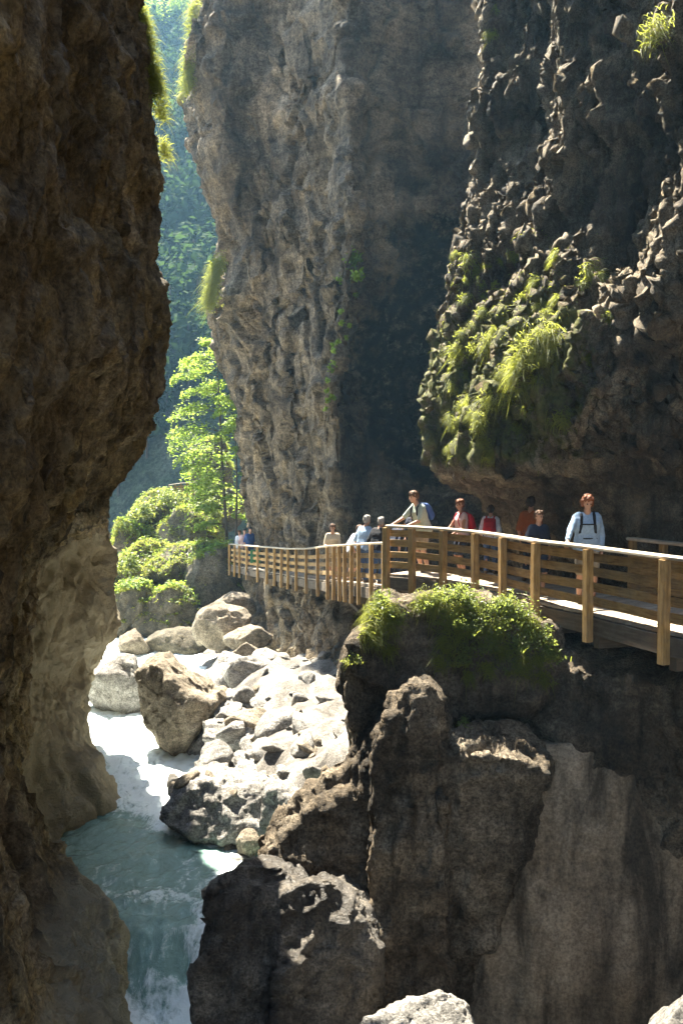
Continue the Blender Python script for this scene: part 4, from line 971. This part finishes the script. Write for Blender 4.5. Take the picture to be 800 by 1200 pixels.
def person(label, loc, H, face, shirt, legs, hair, lean=0., rh=None, lh=None, yaw=0., nod=0., short=True, sleeve=.5, skin=SKIN, vox=.012, hair_len=0, step=0., shoe=None, twist=0.):
    """local frame: faces -Y, +X is the person's left. lean tips the trunk forward about the hips"""
    k = H / 1.72; root = empty('person', loc, face); tag(root, label, 'person')
    ca, sa = math.cos(lean), math.sin(lean); hipz = .92 * k
    def T(x, y, z):                      # upper body point -> after twist and lean
        x, y, z = x * k, y * k, z * k - hipz
        x, y = x * math.cos(twist) - y * math.sin(twist), x * math.sin(twist) + y * math.cos(twist)
        return Vector((x, y * ca - z * sa, hipz + y * sa + z * ca))
    g, sh, tr, shoes = [], [], [], []
    # trunk
    tor = [(T(-.14, .01, 1.405), .055), (T(.14, .01, 1.405), .055), (T(-.1, -.01, 1.28), .115), (T(.1, -.01, 1.28), .115), (T(-.08, 0, 1.1), .1), (T(.08, 0, 1.1), .1)]
    hip = [(T(-.08, 0, 1.1), .098), (T(.08, 0, 1.1), .098), (T(-.085, .01, .93), .118), (T(.085, .01, .93), .118)]
    sc = lambda L, m=0: [(c, r * k + m) for c, r in L]
    g += [sc(tor), sc(hip), sc([(T(0, .01, 1.4), .066), (T(0, -.005, 1.52), .054)])]
    sh += [sc(tor, .012), sc([(T(-.08, 0, 1.1), .105), (T(.08, 0, 1.1), .105), (T(-.09, .01, .9), .126), (T(.09, .01, .9), .126)], .012)]
    tr += [sc([(T(-.085, .01, .99), .118), (T(.085, .01, .99), .118), (T(-.09, .01, .87), .12), (T(.09, .01, .87), .12)], .008)]
    # legs
    for s in (-1, 1):
        hp = T(s * .09, .0, .9); fy = s * step * k; ank = Vector((s * .11 * k, fy + .03 * k, .085 * k)); kn, _ = ik(hp, ank, .43 * k, .42 * k, (s * .1, -1, 0))
        g += [[(hp, .09 * k), (kn, .057 * k)], [(kn, .056 * k), (kn.lerp(ank, .35) + Vector((0, .02 * k, 0)), .056 * k), (ank, .038 * k)], [(ank, .038 * k), (ank + Vector((0, .03, -.045)) * k, .035 * k), (ank + Vector((s * .01, -.15, -.05)) * k, .03 * k)]]
        if short: tr += [[(hp, .1 * k), (hp.lerp(kn, .9), .088 * k)]]
        else: tr += [[(hp, .1 * k), (kn, .075 * k)], [(kn, .075 * k), (ank + Vector((0, 0, .02)), .062 * k)]]
        shoes += [[(ank + Vector((0, .03, -.04)) * k, .046 * k), (ank + Vector((s * .01, -.16, -.046)) * k, .038 * k), (ank + Vector((0, 0, .0)), .046 * k)]]
    # arms and hands
    for s, tgt in ((-1, rh), (1, lh)):
        S_ = T(s * .17, .01, 1.385); w_ = Vector(tgt) * k if tgt is not None else T(s * .23, -.05, .86)
        el, wr = ik(S_, w_, .3 * k, .26 * k, (s * .45, .8, -.35))
        g += [[(S_, .052 * k), (el, .038 * k)], [(el, .039 * k), (el.lerp(wr, .35), .037 * k), (wr, .026 * k)]]
        d = (wr - el).normalized(); pl = Vector((0, 0, -1)) if tgt is not None else Vector((-s, 0, 0)); pl = (pl - d * pl.dot(d)).normalized(); sd = d.cross(pl)
        pa = wr + d * .085 * k
        g += [[(wr, .026 * k), (pa - sd * .03 * k, .014 * k), (pa + sd * .03 * k, .014 * k)]]
        for q, (o, L) in enumerate(((-.033, .068), (-.011, .08), (.011, .075), (.033, .06))):
            b = pa + sd * o * k; m = b + (d * .8 + pl * .35).normalized() * L * .5 * k; e = m + (d * .35 + pl * .8).normalized() * L * .5 * k
            g += [[(b, .0105 * k), (m, .0095 * k)], [(m, .0095 * k), (e, .008 * k)]]
        tb = wr + d * .025 * k - sd * s * .025 * k; tm = tb + (d * .6 - sd * s * .7 + pl * .2).normalized() * .04 * k
        g += [[(tb, .013 * k), (tm, .0105 * k)], [(tm, .0105 * k), (tm + (d * .8 + pl * .4).normalized() * .032 * k, .009 * k)]]
        if sleeve > 0:
            f = min(sleeve, 1.); e1 = S_.lerp(el, min(1, f * 2)); sh += [[(S_, .066 * k), (e1, .058 * k)]]
            if sleeve > .5: sh += [[(el, .055 * k), (el.lerp(wr, (sleeve - .5) * 2 * .95), .042 * k)]]
    # head
    hc = T(0, -.02, 1.625); RM = Matrix.Rotation(lean * .4 + nod, 3, 'X'); RZ = Matrix.Rotation(yaw, 3, 'Z')
    Hd = lambda x, y, z: hc + RZ @ (RM @ (Vector((x, y, z)) * k))
    g += [sc([(Hd(0, .02, .03), .083), (Hd(0, -.015, .035), .072)]), sc([(Hd(0, -.012, .0), .07), (Hd(0, -.045, -.075), .034), (Hd(0, .0, -.06), .045)]),
          sc([(Hd(0, -.085, .015), .012), (Hd(0, -.104, -.022), .014), (Hd(0, -.08, -.026), .018)]), sc([(Hd(-.076, .012, .0), .014), (Hd(-.08, .016, -.03), .011)]), sc([(Hd(.076, .012, .0), .014), (Hd(.08, .016, -.03), .011)]),
          sc([(Hd(-.018, -.076, -.062), .012), (Hd(.018, -.076, -.062), .012)]), sc([(Hd(-.045, -.065, .035), .014), (Hd(.045, -.065, .035), .014)])]
    union('body', g, vox, skin, root)
    for s in (-1, 1):
        U, F = SPH[2]; e = link('eye', mesh_np('eye', U * .012 * k + np.array(Hd(s * .03, -.0815, .012)), F), EYE, root)
    ha = [sc([(Hd(0, .028, .05), .09), (Hd(0, -.02, .075), .072), (Hd(0, .05, .0), .075)]), sc([(Hd(-.05, .02, .02), .045), (Hd(-.06, .03, -.02), .03)]), sc([(Hd(.05, .02, .02), .045), (Hd(.06, .03, -.02), .03)]), sc([(Hd(-.035, -.058, .085), .03), (Hd(.04, -.055, .085), .03), (Hd(0, 0, .09), .05)])]
    if hair_len: ha += [sc([(Hd(-.05, .05, .0), .06), (Hd(.05, .05, .0), .06), (Hd(-.045, .06, -hair_len), .04), (Hd(.045, .06, -hair_len), .04)]), sc([(Hd(-.07, .0, .03), .035), (Hd(-.07, .02, -hair_len * .8), .03)]), sc([(Hd(.07, .0, .03), .035), (Hd(.07, .02, -hair_len * .8), .03)])]
    hm = union('hair', ha, .011, hair, root, 1)
    V = coords(hm.data); set_coords(hm.data, V + normals(hm.data) * (fbm(V * (34, 34, 12) + 5, 3) * .022)[:, None])
    so_ = union('shirt', sh, vox, shirt, root); V = coords(so_.data); set_coords(so_.data, V + normals(so_.data) * (ridged(V * (7, 7, 5) + 3, 2) * .006)[:, None])
    tr_ = union('shorts' if short else 'trousers', tr, vox, legs, root); V = coords(tr_.data); set_coords(tr_.data, V + normals(tr_.data) * (ridged(V * (7, 7, 5) + 9, 2) * .006)[:, None])
    union('shoes', shoes, vox, shoe or SHOE, root)
    return root, T, k
EYE = N('eye').done((.03, .02, .015), .2, None, .5); SHOE = flat('shoe_leather', (.12, .08, .05), .7)
HAIR_RED = flat('auburn_hair', (.2, .07, .03), .6, .7, 60); HAIR_BRN = flat('brown_hair', (.12, .06, .03), .6, .5, 60); HAIR_SANDY = flat('sandy_hair', (.3, .18, .08), .6, .5, 60); HAIR_GREY = flat('grey_hair', (.3, .28, .26), .6, .5, 60); HAIR_DK = flat('dark_hair', (.03, .022, .018), .6, .5, 60)
C = lambda n, c: flat(n, c, .85, .3)
LTBLUE, NAVY, ORANGE, SAGE, WHITE, BLACK, RED = C('light_blue_cloth', (.3, .42, .58)), C('navy_cloth', (.025, .03, .05)), C('rust_orange_cloth', (.3, .085, .025)), C('sage_cloth', (.36, .42, .36)), C('white_cloth', (.62, .65, .7)), C('black_cloth', (.015, .015, .018)), C('red_cloth', (.45, .02, .03))
BEIGE, JEANS, KHAKI, GREYC, PINK, BLUE = C('beige_cloth', (.5, .44, .33)), C('denim', (.06, .1, .2)), C('khaki_cloth', (.33, .28, .2)), C('grey_cloth', (.35, .36, .38)), C('pale_pink_cloth', (.6, .42, .4)), C('blue_cloth', (.05, .1, .28))

def backpack(pr, label, mat, mat2, size=1., chest=False):
    root, T, k = pr; o = empty('backpack', root.location, root.rotation_euler.z); tag(o, label, 'backpack'); z = size
    L = lambda items: [(T(*c), r * k) for c, r in items]
    union('bag', [L([((-.1*z, .17, 1.38), .05), ((.1*z, .17, 1.38), .05), ((-.11*z, .2, 1.1), .06), ((.11*z, .2, 1.1), .06), ((-.08*z, .25, 1.3), .04), ((.08*z, .25, 1.3), .04), ((-.09*z, .27, 1.12), .04), ((.09*z, .27, 1.12), .04)])], .013, mat, o)
    union('pocket', [L([((-.06*z, .3, 1.2), .025), ((.06*z, .3, 1.2), .025), ((-.07*z, .31, 1.1), .03), ((.07*z, .31, 1.1), .03)])], .012, mat2, o)
    for s in (-1, 1):
        pts = [(s*.09, .15, 1.42), (s*.1, .03, 1.475), (s*.1, -.085, 1.42), (s*.105, -.135, 1.29), (s*.12, -.105, 1.15), (s*.14, .0, 1.08), (s*.12, .14, 1.06)]
        union('strap', [L([((pts[i][0]-.016, *pts[i][1:]), .011), ((pts[i][0]+.016, *pts[i][1:]), .011), ((pts[i+1][0]-.016, *pts[i+1][1:]), .011), ((pts[i+1][0]+.016, *pts[i+1][1:]), .011)]) for i in range(6)], .011, mat2, o)
    if chest:
        for zz, yy, nm in ((1.29, -.145, 'chest_strap'), (1.06, -.125, 'waist_strap')):
            w_ = .1 if nm == 'chest_strap' else .15
            union(nm, [L([((-w_, yy + (.0 if w_ < .12 else .04), zz), .014), ((0, yy - .012, zz), .014)]), L([((w_, yy + (.0 if w_ < .12 else .04), zz), .014), ((0, yy - .012, zz), .014)])], .011, mat2, o)
    return o
DZ = 5.885
def at(px, Y, z=DZ): return Vector((X(px, Y), Y, z))
pr = person('woman with auburn hair in a light blue shirt, one hand on the near railing', at(688, 15.75), 1.72, -.1, LTBLUE, KHAKI, HAIR_RED, .06, rh=(-.36, -.42, 1.02), yaw=.15, nod=.38, short=True, sleeve=.95, hair_len=.06, vox=.0105)
backpack(pr, 'backpack with dark straps worn by the woman in light blue', NAVY, BLACK, 1., True)
person('boy in a dark navy shirt behind the railing, left of the woman in light blue', at(631, 16.9), 1.42, .15, NAVY, NAVY, HAIR_BRN, .02, rh=(-.25, -.38, 1.12), yaw=.5, nod=.1, short=True, vox=.0105)
person('man in a rust orange shirt standing in shade behind the boy', at(622, 18.9), 1.6, 2.6, ORANGE, NAVY, HAIR_DK, .0, short=False, sleeve=.55, skin=SKIN2)
pr = person('child in light clothes walking away with a red backpack', at(575, 20.3), 1.4, 2.85, WHITE, JEANS, HAIR_DK, .02, short=False)
backpack(pr, 'red backpack on the child walking away beside the rock', RED, RED, 1.05)
pr = person('youth in pale pink top and dark shorts facing left along the railing', at(541, 20.1), 1.52, -1.25, PINK, NAVY, HAIR_RED, .03, rh=(-.2, -.35, .95), lh=(.2, -.3, .98), yaw=-.1, nod=.2, short=True, sleeve=.12, skin=SKIN2)
backpack(pr, 'red backpack worn by the youth in pale pink', RED, RED, 1.1)
pr = person('man in a sage t-shirt leaning with his arm on the railing', at(496, 20.75), 1.72, -1.0, SAGE, KHAKI, HAIR_BRN, .34, rh=(-.34, -.52, 1.02), lh=(.12, -.5, 1.0), yaw=-.2, nod=.0, short=True, sleeve=.42)
backpack(pr, 'dark blue backpack on the man leaning on the railing', BLUE, NAVY, 1.)
person('child half hidden behind the leaning man in sage', at(484, 21.6), 1.3, -.6, NAVY, NAVY, HAIR_BRN, .05, short=False)
def zf(Y): return float(np.interp(Y, fY[::-1], fz[::-1])) - .97
def fat(px, Y): return Vector((X(px, Y), Y, zf(Y)))
person('person in dark clothes bent over the railing where the two walkways meet', fat(460, 23.0), 1.62, 2.2, NAVY, NAVY, HAIR_DK, .45, short=False, vox=.014)
person('grey-haired person in a black top at the far railing', fat(441, 23.9), 1.62, 2.5, BLACK, JEANS, HAIR_GREY, .3, short=False, vox=.014)
person('broad person in a light blue-grey shirt at the far railing', fat(425, 25.0), 1.7, 2.4, LTBLUE, JEANS, HAIR_GREY, .22, short=False, vox=.014)
person('person in a white shirt bending at the far railing', fat(411, 26.6), 1.55, 2.0, WHITE, KHAKI, HAIR_BRN, .4, short=True, vox=.014)
person('man in a beige shirt facing the camera with arms on the far railing', fat(390, 28.4), 1.62, -.1, BEIGE, KHAKI, HAIR_BRN, .18, rh=(-.15, -.42, 1.05), lh=(.15, -.42, 1.05), nod=.2, short=True, vox=.014)
person('person in a white top at the far end of the boardwalk, leftmost of three', fat(281, 45.2), 1.6, -.3, WHITE, KHAKI, HAIR_BRN, .1, vox=.02)
person('person in a pink top between two others at the far end of the boardwalk', fat(286, 44.6), 1.66, .3, PINK, KHAKI, HAIR_DK, .05, vox=.02)
person('person in a blue top at the far end of the boardwalk, rightmost of three', fat(292, 44.0), 1.74, .6, BLUE, JEANS, HAIR_DK, .05, vox=.02)
